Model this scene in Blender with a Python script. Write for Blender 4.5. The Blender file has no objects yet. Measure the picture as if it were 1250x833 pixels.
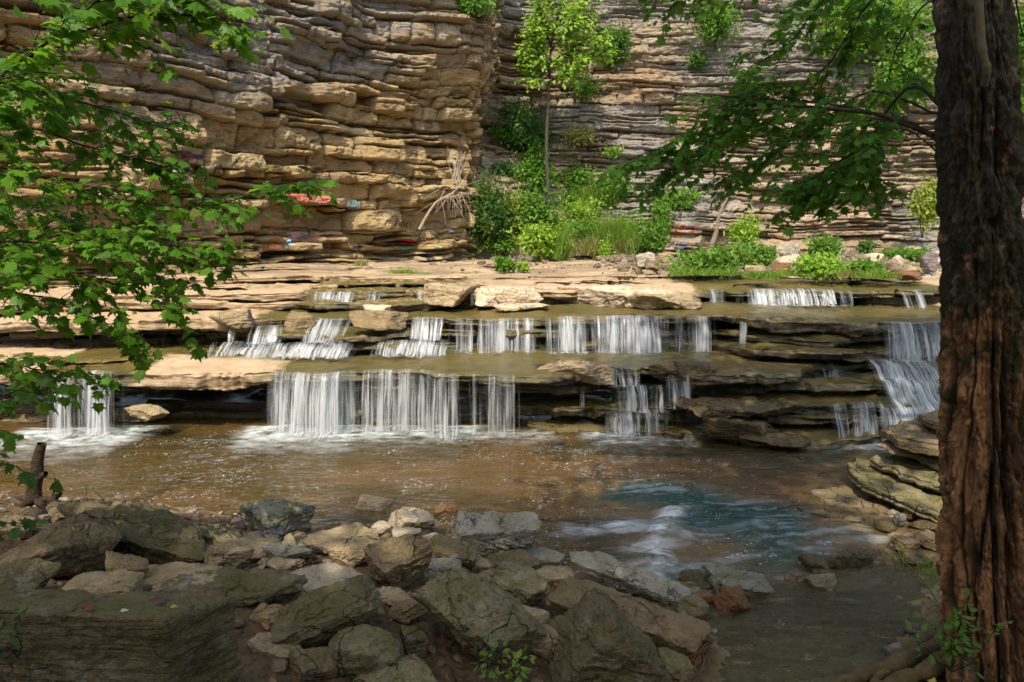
import bpy, bmesh, math, random
import numpy as np
from mathutils import Vector, Matrix
scene = bpy.context.scene
COL = scene.collection
random.seed(11)
PI = math.pi
# ------------------------------------------------------------------ camera model (24 mm lens, eye 3.2 m above the pool)
EYE = 3.2; FPX = 833.33; TH = math.radians(8.97)
cT, sT = math.cos(TH), math.sin(TH)
def ray(px, py):
    u = (px-625)/FPX; v = (416.5-py)/FPX
    return np.array([u, cT+v*sT, -sT+v*cT])
def at(px, py, Y):
    d = ray(px, py); t = Y/d[1]
    return np.array([d[0]*t, Y, EYE+d[2]*t])
def on_z(px, py, z):
    d = ray(px, py); t = (z-EYE)/d[2]
    return np.array([d[0]*t, d[1]*t, z])
def xw(px, Y, z):
    return (px-625)/FPX*(Y*cT-(z-EYE)*sT)
def proj(P):
    P = np.asarray(P, float); x = P[..., 0]; y = P[..., 1]; z = P[..., 2]-EYE
    dep = y*cT-z*sT; up = y*sT+z*cT
    dep = np.maximum(dep, .05)
    return 625+FPX*x/dep, 416.5-FPX*up/dep, dep
# ------------------------------------------------------------------ numpy noise
def hsh(ix, iy, iz, seed=0):
    h = (ix.astype(np.int64)*374761393+iy.astype(np.int64)*668265263+iz.astype(np.int64)*2147483647+seed*974711) & 0xffffffff
    h = ((h ^ (h >> 13))*1274126177) & 0xffffffff
    h = ((h ^ (h >> 15))*2246822519) & 0xffffffff
    h = h ^ (h >> 16)
    return (h & 0xffffff)/float(0x1000000)
def vn(x, y, z=0., seed=0):
    x, y, z = np.broadcast_arrays(np.asarray(x, float), np.asarray(y, float), np.asarray(z, float))
    ix, iy, iz = np.floor(x), np.floor(y), np.floor(z)
    fx, fy, fz = x-ix, y-iy, z-iz
    fx = fx*fx*fx*(fx*(fx*6-15)+10); fy = fy*fy*fy*(fy*(fy*6-15)+10); fz = fz*fz*fz*(fz*(fz*6-15)+10)
    r = 0
    for a in (0, 1):
        for b in (0, 1):
            for c in ((0, 1) if np.any(fz) else (0,)):
                w = (fx if a else 1-fx)*(fy if b else 1-fy)*(fz if c else 1-fz)
                r = r+w*hsh(ix+a, iy+b, iz+c, seed)
    return r*2-1
def fbm(x, y, z=0., o=4, seed=0, g=.5):
    a = 1.; s = 0; n = 0; f = 1.
    for i in range(o):
        s = s+a*vn(np.asarray(x)*f+i*17.3, np.asarray(y)*f+i*5.1, np.asarray(z)*f, seed+i*31); n += a; a *= g; f *= 2.03
    return s/n*1.6
def sstep(x, a, b):
    t = np.clip((np.asarray(x, float)-a)/(b-a), 0, 1); return t*t*(3-2*t)
# ------------------------------------------------------------------ mesh helpers
def tag(o, label=None, cat=None, group=None, kind=None):
    if label: o['label'] = label
    if cat: o['category'] = cat
    if group: o['group'] = group
    if kind: o['kind'] = kind
    return o
def link(name, me, mat=None, parent=None):
    o = bpy.data.objects.new(name, me); COL.objects.link(o)
    if mat is not None: me.materials.append(mat)
    if parent is not None: o.parent = parent
    return o
def empty(name, loc=(0, 0, 0)):
    o = bpy.data.objects.new(name, None); COL.objects.link(o); o.location = [float(c) for c in loc]; o.empty_display_size = .1
    return o
def mesh_np(name, V, F, attrs=None, smooth=True):
    """V (n,3); F (m,k) array of equal-size faces or list of arrays"""
    V = np.ascontiguousarray(V, dtype=np.float32)
    Fs = F if isinstance(F, list) else [F]
    Fs = [np.asarray(f, dtype=np.int32) for f in Fs if len(f)]
    me = bpy.data.meshes.new(name)
    me.vertices.add(len(V)); me.vertices.foreach_set('co', V.ravel())
    nl = sum(f.size for f in Fs); nf = sum(len(f) for f in Fs)
    me.loops.add(nl); me.polygons.add(nf)
    me.loops.foreach_set('vertex_index', np.concatenate([f.ravel() for f in Fs]))
    tot = np.concatenate([np.full(len(f), f.shape[1], np.int32) for f in Fs])
    st = np.concatenate([[0], np.cumsum(tot)[:-1]]).astype(np.int32)
    me.polygons.foreach_set('loop_start', st)
    try: me.polygons.foreach_set('loop_total', tot)
    except Exception: pass
    me.polygons.foreach_set('use_smooth', np.full(nf, bool(smooth)))
    if attrs:
        for k, a in attrs.items():
            at_ = me.attributes.new(k, 'FLOAT', 'POINT'); at_.data.foreach_set('value', np.ascontiguousarray(a, dtype=np.float32).ravel())
    me.update(calc_edges=True); me.validate()
    return me
def grid_faces(nr, nc, flip=False):
    i = np.arange(nr-1)[:, None]*nc+np.arange(nc-1)[None, :]
    f = np.stack([i, i+1, i+nc+1, i+nc], -1).reshape(-1, 4)
    return f[:, ::-1] if flip else f
class MB:
    def __init__(s): s.V = []; s.F = {}; s.n = 0; s.A = []
    def add(s, V, F, a=0.):
        V = np.asarray(V, float).reshape(-1, 3); F = np.asarray(F, int)
        s.V.append(V); s.F.setdefault(F.shape[1], []).append(F+s.n); s.n += len(V)
        s.A.append(np.broadcast_to(np.asarray(a, float), (len(V),)))
    def tube(s, pts, rad, k=6, a=0., cap=True):
        pts = np.asarray(pts, float); n = len(pts); rad = np.broadcast_to(np.asarray(rad, float), (n,))
        tg = np.gradient(pts, axis=0); tg /= np.linalg.norm(tg, axis=1)[:, None]+1e-9
        ref = np.array([0, 0, 1.]) if abs(tg[0, 2]) < .8 else np.array([1., 0, 0])
        u = np.cross(tg, ref); u /= np.linalg.norm(u, axis=1)[:, None]+1e-9
        v = np.cross(tg, u)
        an = np.arange(k)*2*PI/k
        V = pts[:, None]+rad[:, None, None]*(np.cos(an)[None, :, None]*u[:, None]+np.sin(an)[None, :, None]*v[:, None])
        i = np.arange(n-1)[:, None]*k; j = np.arange(k)[None]; j2 = (j+1) % k
        F = np.stack([i+j, i+j2, i+k+j2, i+k+j], -1).reshape(-1, 4)
        s.add(V.reshape(-1, 3), F, a)
    def build(s, name, mat, parent=None, smooth=True, an='tone', origin=None):
        V = np.concatenate(s.V)
        if origin is not None: V = V-np.asarray(origin)
        me = mesh_np(name, V, [np.concatenate(f) for f in s.F.values()], {an: np.concatenate(s.A)}, smooth)
        return link(name, me, mat, parent)
def smooth_path(pts, n, closed=False):
    p = np.asarray(pts, float); m = len(p)
    P = np.vstack([2*p[0]-p[1], p, 2*p[-1]-p[-2]])
    t = np.linspace(0, m-1-1e-6, n); i = np.floor(t).astype(int); f = (t-i)[:, None]
    a, b, c, d = P[i], P[i+1], P[i+2], P[i+3]
    return .5*((2*b)+(-a+c)*f+(2*a-5*b+4*c-d)*f**2+(-a+3*b-3*c+d)*f**3)
# ------------------------------------------------------------------ materials
class NT:
    def __init__(s, name):
        s.m = bpy.data.materials.new(name); s.m.use_nodes = True; s.t = s.m.node_tree; s.t.nodes.clear()
        s.out = s.n('ShaderNodeOutputMaterial')
    def n(s, typ, **kw):
        nd = s.t.nodes.new(typ)
        for k, v in kw.items():
            if k.startswith('_'): setattr(nd, k[1:], v)
            else: s.set(nd, k.replace('__', ' '), v)
        return nd
    def set(s, nd, k, v):
        inp = nd.inputs[int(k[1:])] if k[0] == 'i' and k[1:].isdigit() else nd.inputs[k]
        if isinstance(v, bpy.types.NodeSocket): s.t.links.new(v, inp)
        elif isinstance(v, (tuple, list)) and len(v) == 3 and len(getattr(inp, 'default_value', [0]*3)) == 4: inp.default_value = (*v, 1)
        else: inp.default_value = v
    def attr(s, name): return s.n('ShaderNodeAttribute', _attribute_name=name).outputs['Fac']
    def pos(s): return s.n('ShaderNodeNewGeometry').outputs['Position']
    def objpos(s): return s.n('ShaderNodeTexCoord').outputs['Object']
    def mapv(s, v, sc): return s.n('ShaderNodeMapping', Vector=v, Scale=sc).outputs[0]
    def noise(s, v, scale=1., detail=5., rough=.55, dist=0.): return s.n('ShaderNodeTexNoise', Vector=v, Scale=scale, Detail=detail, Roughness=rough, Distortion=dist).outputs['Fac']
    def vor(s, v, scale, feat='F1'): return s.n('ShaderNodeTexVoronoi', Vector=v, Scale=scale, _feature=feat).outputs['Distance']
    def ramp(s, f, a, b, lo=0., hi=1.): return s.n('ShaderNodeMapRange', Value=f, _clamp=True, i1=a, i2=b, i3=lo, i4=hi).outputs[0]
    def math(s, op, a, b=0.): return s.n('ShaderNodeMath', _operation=op, i0=a, i1=b).outputs[0]
    def mix(s, f, a, b, typ='MIX'):
        nd = s.n('ShaderNodeMix', _data_type='RGBA', _blend_type=typ)
        s.set(nd, 'i0', f); s.set(nd, 'i6', a); s.set(nd, 'i7', b); return nd.outputs[2]
    def bump(s, h, st=.5, dist=.02, nrm=None):
        nd = s.n('ShaderNodeBump', Strength=st, Distance=dist, Height=h)
        if nrm is not None: s.set(nd, 'Normal', nrm)
        return nd.outputs[0]
    def upz(s, nrm=None):
        g = s.n('ShaderNodeNewGeometry').outputs['Normal']
        return s.n('ShaderNodeSeparateXYZ', Vector=g).outputs[2]
    def bsdf(s, **kw): return s.n('ShaderNodeBsdfPrincipled', **kw).outputs[0]
    def done(s, sh): s.t.links.new(sh, s.out.inputs[0]); return s.m
def rock_material(name, c1, c2, c3, moss=.0, moss_col=(.035, .045, .012), lichen=0., rough=.8, lam=1., scale=1.):
    """weathered sandstone: two body colours, a stain colour, thin bedding, moss on upward faces, pale lichen spots"""
    t = NT(name); P = t.pos()
    n1 = t.noise(P, 1.6*scale, 6, .6); n2 = t.noise(P, 7*scale, 6, .65); n3 = t.noise(P, 34*scale, 5, .6)
    lamv = t.noise(t.mapv(P, (2.2, 2.2, 26)), 1.*scale, 4, .6, .6)
    col = t.mix(t.ramp(n1, .35, .65), c1, c2)
    col = t.mix(t.ramp(n2, .50, .68, 0, .85), col, c3)
    col = t.mix(t.ramp(lamv, .55, .75, 0, .45*lam), col, tuple(x*.55 for x in c3))
    col = t.mix(t.ramp(n3, .3, .75, 0, .55), col, tuple(min(1, x*1.45) for x in c1))
    ck = t.ramp(t.n('ShaderNodeTexVoronoi', Vector=t.mix(.18, P, t.n('ShaderNodeTexNoise', Vector=P, Scale=6., Detail=4.).outputs['Color']), Scale=3.2*scale, _feature='DISTANCE_TO_EDGE').outputs['Distance'], .0, .022)
    ckm = t.math('MULTIPLY', t.math('SUBTRACT', 1., ck), t.ramp(n1, .45, .6))
    col = t.mix(t.math('MULTIPLY', ckm, .7), col, tuple(x*.4 for x in c3))
    sp_ = t.noise(P, 95*scale, 3, .6); col = t.mix(t.ramp(sp_, .58, .72, 0, .6), col, tuple(min(1, x*1.7) for x in c1)); col = t.mix(t.ramp(sp_, .42, .3, 0, .6), col, tuple(x*.6 for x in c3))
    if lichen:
        l = t.math('MULTIPLY', t.ramp(t.noise(P, 9*scale, 7, .75), .52, .6), t.ramp(t.noise(P, 2.3, 2), .4, .6))
        col = t.mix(t.math('MULTIPLY', l, lichen), col, (.42, .43, .36))
    if moss:
        mm = t.math('ADD', t.ramp(t.upz(), -.2, .9, 0, .6), t.ramp(t.noise(P, 3.1*scale, 6, .7), .38, .66, -.55, .55))
        mm = t.ramp(mm, .2, .75, 0, moss)
        col = t.mix(mm, col, t.mix(n3, moss_col, tuple(x*2.0 for x in moss_col)))
    h = t.math('ADD', t.math('MULTIPLY', n2, .7), t.math('ADD', t.math('MULTIPLY', n3, .3), t.math('MULTIPLY', lamv, .5*lam)))
    return t.done(t.bsdf(Base__Color=col, Roughness=rough, Normal=t.bump(t.math('SUBTRACT', t.math('ADD', h, t.math('MULTIPLY', sp_, .12)), t.math('MULTIPLY', ckm, .5)), 1., .085/scale), Specular__IOR__Level=.3))
def leaf_material(name, ca, cb, trans=.45):
    t = NT(name); a = t.attr('tone')
    col = t.mix(a, ca, cb)
    col = t.mix(t.ramp(t.noise(t.pos(), 1.1, 3), .4, .7, 0, .45), col, tuple(x*.7 for x in ca))
    col = t.mix(t.ramp(a, .90, .98, 0, .7), col, (.24, .19, .05))          # a few yellowed leaves
    d = t.bsdf(Base__Color=col, Roughness=.45, Specular__IOR__Level=.3)
    tc = t.mix(.6, col, (.35, .5, .03), 'MIX')
    tr = t.n('ShaderNodeBsdfTranslucent', Color=t.mix(.55, col, tc)).outputs[0]
    return t.done(t.n('ShaderNodeMixShader', i0=trans, i1=d, i2=tr).outputs[0])
def bark_material(name, c1, c2, rough=.85):
    t = NT(name); P = t.pos()
    n = t.noise(t.mapv(P, (6, 6, 1.2)), 4, 6, .65); n2 = t.noise(P, 40, 4)
    col = t.mix(t.ramp(n, .3, .7), c1, c2)
    return t.done(t.bsdf(Base__Color=col, Roughness=rough, Specular__IOR__Level=.2, Normal=t.bump(t.math('ADD', n, t.math('MULTIPLY', n2, .4)), .7, .02)))
EXPOSURE = 1.3
# ================================================================== THE CLIFF
path = smooth_path([(-22, -2), (-17.5, 4), (-13.2, 9.5), (-9.9, 14.5), (-6.9, 19.6), (-3.6, 23.6), (-1.7, 25.8), (-.9, 27.2), (.6, 28.0), (4, 28.3), (9, 28.4), (15, 28.3), (21, 27.4), (27, 24.5), (31, 20)], 1400)
seg = np.r_[0, np.cumsum(np.linalg.norm(np.diff(path, axis=0), axis=1))]
STOT = seg[-1]
def spath(s):
    return np.interp(s, seg, path[:, 0]), np.interp(s, seg, path[:, 1])
tg = np.gradient(path, axis=0); tg /= np.linalg.norm(tg, axis=1)[:, None]
nrm_ = np.stack([tg[:, 1], -tg[:, 0]], 1)
kk = np.ones(61)/61
nrm_ = np.stack([np.convolve(np.pad(nrm_[:, i], 30, 'edge'), kk, 'valid') for i in (0, 1)], 1); nrm_ /= np.linalg.norm(nrm_, axis=1)[:, None]
def snorm(s): return np.interp(s, seg, nrm_[:, 0]), np.interp(s, seg, nrm_[:, 1])
SC = seg[np.argmin(np.abs(path[:, 0]+1.3)+np.abs(path[:, 1]-26.4))]        # the inside corner
r_ = np.random.default_rng(5)
th_ = []
for i in range(90):
    x = r_.random()
    th_.append(r_.uniform(.05, .09) if x < .16 else (r_.uniform(.34, .58) if x > .66 else r_.uniform(.15, .3)))
bnd = 1.2+np.r_[0, np.cumsum(th_)]
NB = len(th_)
bedp = r_.normal(0, .075, NB); bedp[np.array(th_) < .1] -= .16
bedL = r_.uniform(.55, 2.1, NB); bedo = r_.uniform(0, 50, NB)
def rnd(e, r):
    return 1-np.sqrt(np.maximum(0, 1-(1-np.clip(e/r, 0, 1))**2))
def cliff_disp(S, Z):
    left = 1-sstep(S, SC-1.5, SC+1.0)
    col_ = np.floor(S/3.3+.30*vn(Z*.45, 0*Z, seed=41)+.25*vn(S*.5, Z*.3, seed=44)+5)
    Zw = Z+.24*fbm(S*.09, 0*S, o=2)+.05*fbm(S*.35, Z*.5, 7.7, o=2)+.26*(hsh(col_, 0*col_, 0*col_, 17)-.5)
    Zw = 1.2+(Zw-1.2)*(.76+.44*(1-left))                    # thinner beds on the back wall
    Zw = Zw+left*.012*(SC-S)
    k = np.clip(np.searchsorted(bnd, Zw)-1, 0, NB-1)
    Zw = Zw+.055*fbm(S*.8, k*3.3, seed=51, o=2)             # beds pinch and swell
    k = np.clip(np.searchsorted(bnd, Zw)-1, 0, NB-1); t = np.array(th_)[k]
    f = np.clip((Zw-bnd[k])/t, 0, 1)
    L = bedL[k]*(1+1.0*(1-left))
    u = (S+.45*vn(S*.7, k*7.3))/L+bedo[k]; j = np.floor(u); g = u-j
    r1 = hsh(k, j, 0*k, 3); r2 = hsh(k, j, 0*k, 9); r3 = hsh(k, j, 0*k, 21); r4 = hsh(k, j, 0*k, 33); r5 = hsh(k, j, 0*k, 37)
    sp = .35+.3*r5; spl = (t > .24)&(r4 < .38)              # some blocks are split into two thinner ones
    up_ = f > sp
    f = np.where(spl, np.where(up_, (f-sp)/(1-sp), f/sp), f); t = np.where(spl, np.where(up_, t*(1-sp), t*sp), t)
    r1 = np.where(spl&up_, r5, r1)
    es = np.minimum(g, 1-g)*L; et = (1-f)*t; eb = f*t
    reg = sstep(fbm(S*.16, Z*.28, 4.4, o=3), -.55, .45)
    grey = left*sstep(Z-.28*(S-SC+14), 4.6, 6.4)*sstep(S, SC-16, SC-8)*(.6+.9*sstep(fbm(S*.3, Z*.6, 5.5, o=3), -.3, .4))
    grey = np.clip(grey*1.0+1.1*(1-left)*sstep(fbm(S*.16, Z*.5, 8.8, o=3), -.1, .5), 0, 1)
    mas = (1-left)*sstep(fbm(S*.05, Z*.45, 2.2, o=2), .0, .3)   # massive bands on the back wall
    blk = (.30+.85*reg)*(1-.45*grey)*(.66+.34*left)*(1-.55*mas)
    tight = .35+1.3*sstep(fbm(S*.55, k*5.7, seed=61, o=2), -.35, .5)   # how open each bedding gap is
    d = bedp[k]*(.5+.6*reg)+(r1-.5)*.62*blk+.10*(r3-.5)*(f-.5)+.24*(r5-.5)*(g-.5)*blk
    d -= np.where(r2 < .13, .30*blk, 0)
    rt = .16+.5*r4**1.5
    d -= (.19*rnd(et, rt*t)+.12*rnd(eb, .24*t))*(.35+.7*blk)*np.minimum(1, t/.22)*np.minimum(tight, 1.1)
    d -= .17*blk*rnd(es, .07+.2*r2)*(r3 > .2)
    d -= (.07+.22*blk)*tight*np.exp(-(np.minimum(et, eb)/(.013+.014*tight))**2)
    d -= .26*blk*np.exp(-(es/.035)**2)*(r3 > .25)
    # large form
    d += left*(.60*fbm(S*.22, Z*.25, 1.1, o=3)+.25*fbm(S*.7, Z*.6, 6.1, o=3))+(1-left)*(.35*fbm(S*.2, Z*.5, 2.1, o=3)+.16*fbm(S*.5, Z*1.3, 9.1, o=3))
    d += left*.07*(Z-2.3)
    d += 1.5*sstep(Z, 6.5, 9.8)*np.exp(-((S-SC+1.6)/2.3)**2)            # the nose overhanging the corner
    b = sstep(S, SC-.3, SC+1.2)*(1-sstep(S, SC+8.6, SC+10.2))
    Zt = Z+.25*fbm(S*.5, 0*S, o=2, seed=8)
    d += b*(1.25*(1-sstep(Zt, 3.05, 3.2))+.8*(1-sstep(Zt, 4.1, 4.3))+.55*(1-sstep(Zt, 5.1, 5.3))+.4*(1-sstep(Zt, 6.3, 6.5)))
    d += (1-left)*(.35*(1-sstep(Z, 2.5, 3.3)))
    d += (.075*fbm(S*1.7, Z*3.2, o=5, g=.62)*(1-.2*grey)+.030*fbm(S*8, Z*15, o=4, g=.65))
    cx = np.abs(fbm(S*.9+.5*fbm(S*2, Z*2, 3., o=2), Z*1.1, k*.37, o=3, seed=71)); d -= .07*blk*np.exp(-(cx/.035)**2)      # fractures across the blocks
    ch = fbm(S*1.1, Z*2.1, 13.3, o=4); d -= .12*blk*sstep(ch, .28, .5)      # spalled hollows
    tone = np.clip(.5+.9*(r2-.5)+.25*(hsh(k, 0*k, 0*k, 2)-.5), 0, 1)
    return d, tone, grey, left
ds, dz = .036, .027
S1 = np.arange(2.0, STOT-.5, ds); Z1 = np.arange(1.75, 14.6, dz)
SS, ZZ = np.meshgrid(S1, Z1)
D_, tone_, grey_, left_ = cliff_disp(SS, ZZ)
X0, Y0 = spath(SS); NX, NY = snorm(SS)
CV = np.stack([X0+NX*D_, Y0+NY*D_, ZZ+.02*fbm(SS*4, ZZ*4, 3.3, o=2)], -1)
nz_, ns_ = SS.shape
CPX, CPY, CDEP = proj(CV)
def cliff_at(px, py, out=0.):
    m = (np.abs(CPX-px) < 3)&(np.abs(CPY-py) < 2.5)
    if not m.any():
        q = (CPX-px)**2+(CPY-py)**2; i = np.unravel_index(np.argmin(q), q.shape)
    else:
        q = np.where(m, CDEP, 1e9); i = np.unravel_index(np.argmin(q), q.shape)
    p = CV[i].copy(); p[0] += NX[i]*out; p[1] += NY[i]*out
    return p, (SS[i], ZZ[i])
def cliff_mat():
    t = NT('cliff_sandstone'); P = t.pos()
    tone = t.attr('tone'); grey = t.attr('grey'); left = t.attr('left')
    n1 = t.noise(P, .55, 5, .6); n2 = t.noise(t.mapv(P, (1, 1, 3.5)), 1.7, 7, .68); n3 = t.noise(P, 17, 6, .65)
    lam = t.noise(t.mapv(P, (1.2, 1.2, 16)), 1., 5, .65, .4)
    a = t.mix(t.ramp(tone, 0, .5), (.25, .175, .088), (.41, .285, .125)); a = t.mix(t.ramp(tone, .55, 1), a, (.51, .40, .215))
    a = t.mix(t.ramp(n1, .42, .68, 0, .65), a, (.38, .25, .085))         # ochre
    b = t.mix(t.ramp(tone, 0, .5), (.19, .16, .12), (.36, .29, .19)); b = t.mix(t.ramp(tone, .55, 1), b, (.48, .425, .32))
    b = t.mix(t.ramp(n1, .40, .64, 0, .6), b, (.36, .225, .115))
    col = t.mix(left, b, a)
    gm = t.math('MULTIPLY', grey, t.ramp(n2, .36, .56, .15, 1))
    col = t.mix(t.math('MULTIPLY', gm, .85), col, t.mix(n2, (.12, .13, .13), (.33, .34, .33)))
    col = t.mix(t.ramp(n2, .56, .75, 0, .6), col, (.115, .075, .04))       # iron and dirt staining
    col = t.mix(t.ramp(lam, .56, .74, 0, .4), col, (.10, .07, .045))
    col = t.mix(t.ramp(n3, .52, .8, 0, .4), col, (.56, .45, .30))
    vs = t.noise(t.mapv(P, (2.6, 2.6, .22)), 1., 5, .7, .3)
    col = t.mix(t.math('MULTIPLY', t.ramp(vs, .56, .68, 0, .6), t.ramp(n1, .45, .6)), col, (.07, .065, .06))   # seepage streaks
    col = t.mix(t.math('MULTIPLY', t.ramp(vs, .60, .70, 0, .8), t.ramp(n1, .55, .42)), col, (.52, .47, .38))
    col = t.mix(t.math('MULTIPLY', t.ramp(t.upz(), .3, .8, 0, .55), t.ramp(t.noise(P, .8, 4), .5, .62)), col, (.07, .085, .02))
    pit = t.noise(P, 46, 4, .7); col = t.mix(t.ramp(pit, .52, .36, 0, .7), col, (.085, .06, .04)); col = t.mix(t.ramp(t.noise(P, 5.5, 6, .7), .50, .66, 0, .5), col, (.17, .135, .10))
    h = t.math('ADD', t.math('ADD', t.math('MULTIPLY', n3, .45), t.math('MULTIPLY', pit, .22)), t.math('ADD', lam, t.math('MULTIPLY', n2, .6)))
    return t.done(t.bsdf(Base__Color=col, Roughness=.88, Specular__IOR__Level=.2, Normal=t.bump(h, 1., .09)))
M_CLIFF = cliff_mat()
me = mesh_np('cliff', CV.reshape(-1, 3), grid_faces(nz_, ns_), {'tone': tone_, 'grey': grey_, 'left': left_})
cliff = tag(link('cliff', me, M_CLIFF), kind='structure')
# plateau behind the cliff edge
tp = CV[-1][::12]; bk = tp.copy(); n = np.stack([NX[-1][::12], NY[-1][::12], 0*NX[-1][::12]], -1)
rows = np.stack([tp-n*.02+[0, 0, .003], tp-n*1.5+[0, 0, .5], tp-n*7+[0, 0, 1.2]])
M_SOIL = rock_material('soil', (.07, .05, .03), (.05, .04, .022), (.03, .025, .015), rough=.95, lam=0)
tag(link('plateau', mesh_np('plateau', rows.reshape(-1, 3), grid_faces(3, len(tp))), M_SOIL), kind='structure')

# ================================================================== BANKS, RIVER BED
shoreL = np.array([on_z(*p, 0)[:2] for p in [(-900, 590), (-300, 600), (0, 606), (140, 616), (290, 640), (400, 648), (480, 640), (560, 640), (660, 690), (760, 742), (845, 765), (858, 800), (850, 860), (800, 1100)]])
polyL = np.vstack([shoreL, [(1.2, .6), (1.4, -3), (-20, -3), (-20, 6)]])
shoreR = np.array([on_z(*p, 0)[:2] for p in [(905, 930), (1010, 860), (1110, 812), (1150, 740), (1140, 690), (1090, 668), (1085, 640), (1095, 610), (1110, 575), (1130, 552), (1250, 548), (1500, 548)]])
polyR = np.vstack([shoreR, [(16, 9), (16, -3), (1.4, -3), (1.3, 2)]])
def sdist(poly, X, Y):
    X = np.asarray(X, float); Y = np.asarray(Y, float)
    d = np.full(X.shape, 1e9); ins = np.zeros(X.shape, bool); m = len(poly)
    for i in range(m):
        a = poly[i]; b = poly[(i+1) % m]; e = b-a
        tt = np.clip(((X-a[0])*e[0]+(Y-a[1])*e[1])/(e@e+1e-12), 0, 1)
        d = np.minimum(d, np.hypot(X-a[0]-tt*e[0], Y-a[1]-tt*e[1]))
        c = ((a[1] > Y) != (b[1] > Y))&(X < (b[0]-a[0])*(Y-a[1])/(b[1]-a[1]+1e-12)+a[0])
        ins ^= c
    return np.where(ins, d, -d)
chan = np.array([on_z(*p, 0)[:2] for p in [(775, 580), (830, 584), (905, 598), (1000, 618), (1112, 655), (1010, 706), (900, 712), (850, 726), (765, 722), (770, 660), (715, 640), (700, 605)]])
def ground_z(X, Y, fine=True):
    X = np.asarray(X, float); Y = np.asarray(Y, float)
    dl = sdist(polyL, X, Y); dr = sdist(polyR, X, Y)
    zl = np.where(dl > 0, .04+np.minimum(.31*dl, .75+.12*dl), .34*dl+.02)
    zr = np.where(dr > 0, .03+np.minimum(.25*dr, .35+.05*dr), .3*dr+.02)
    dc = sdist(chan, X, Y)
    bed = -.30+.10*fbm(X*.5, Y*.5, seed=4, o=3)-.5*sstep(dc, -.5, .6)
    z = np.maximum(np.maximum(zl, zr), bed)
    z = np.where(Y > 11.3, np.maximum(z, -.3), z)
    if fine: z = z+.05*fbm(X*1.3, Y*1.3, seed=6, o=3)+.02*fbm(X*6, Y*6, seed=7, o=3)
    return z
gx = np.arange(-15, 12.01, .05); gy = np.arange(-2, 12.6, .05)
GX, GY = np.meshgrid(gx, gy); GZ = ground_z(GX, GY)
def ground_mat():
    t = NT('river_bank_soil'); P = t.pos(); z = t.n('ShaderNodeSeparateXYZ', Vector=P).outputs[2]
    n1 = t.noise(P, 2.2, 6); n2 = t.noise(P, 15, 5); v = t.vor(P, 16); v2 = t.vor(P, 42)
    soil = t.mix(t.ramp(n2, .35, .65), (.055, .036, .018), (.12, .075, .036))
    soil = t.mix(t.ramp(v2, .0, .45, .5, 0), soil, (.17, .11, .055))
    bed = t.mix(t.ramp(n1, .35, .65), (.205, .155, .060), (.30, .23, .095))
    bed = t.mix(t.ramp(n2, .5, .7, 0, .6), bed, (.095, .062, .022))
    bed = t.mix(t.ramp(v, .1, .5, .35, 0), bed, (.22, .15, .07))
    bed = t.mix(t.ramp(z, -.42, -.7), bed, (.02, .07, .055))
    col = t.mix(t.ramp(z, -.03, .06), bed, soil)
    h = t.math('ADD', n2, t.math('MULTIPLY', v, -.8))
    return t.done(t.bsdf(Base__Color=col, Roughness=.8, Normal=t.bump(h, .8, .05), Specular__IOR__Level=.3))
M_GROUND = ground_mat()
tag(link('riverbank', mesh_np('riverbank', np.stack([GX, GY, GZ], -1).reshape(-1, 3), grid_faces(*GX.shape)), M_GROUND), kind='structure')
q = 300.
tag(link('ground', mesh_np('ground', [(-q, -q, -2), (q, -q, -2), (q, q, -2), (-q, q, -2)], np.array([[0, 1, 2, 3]])), M_SOIL), kind='structure')

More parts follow.
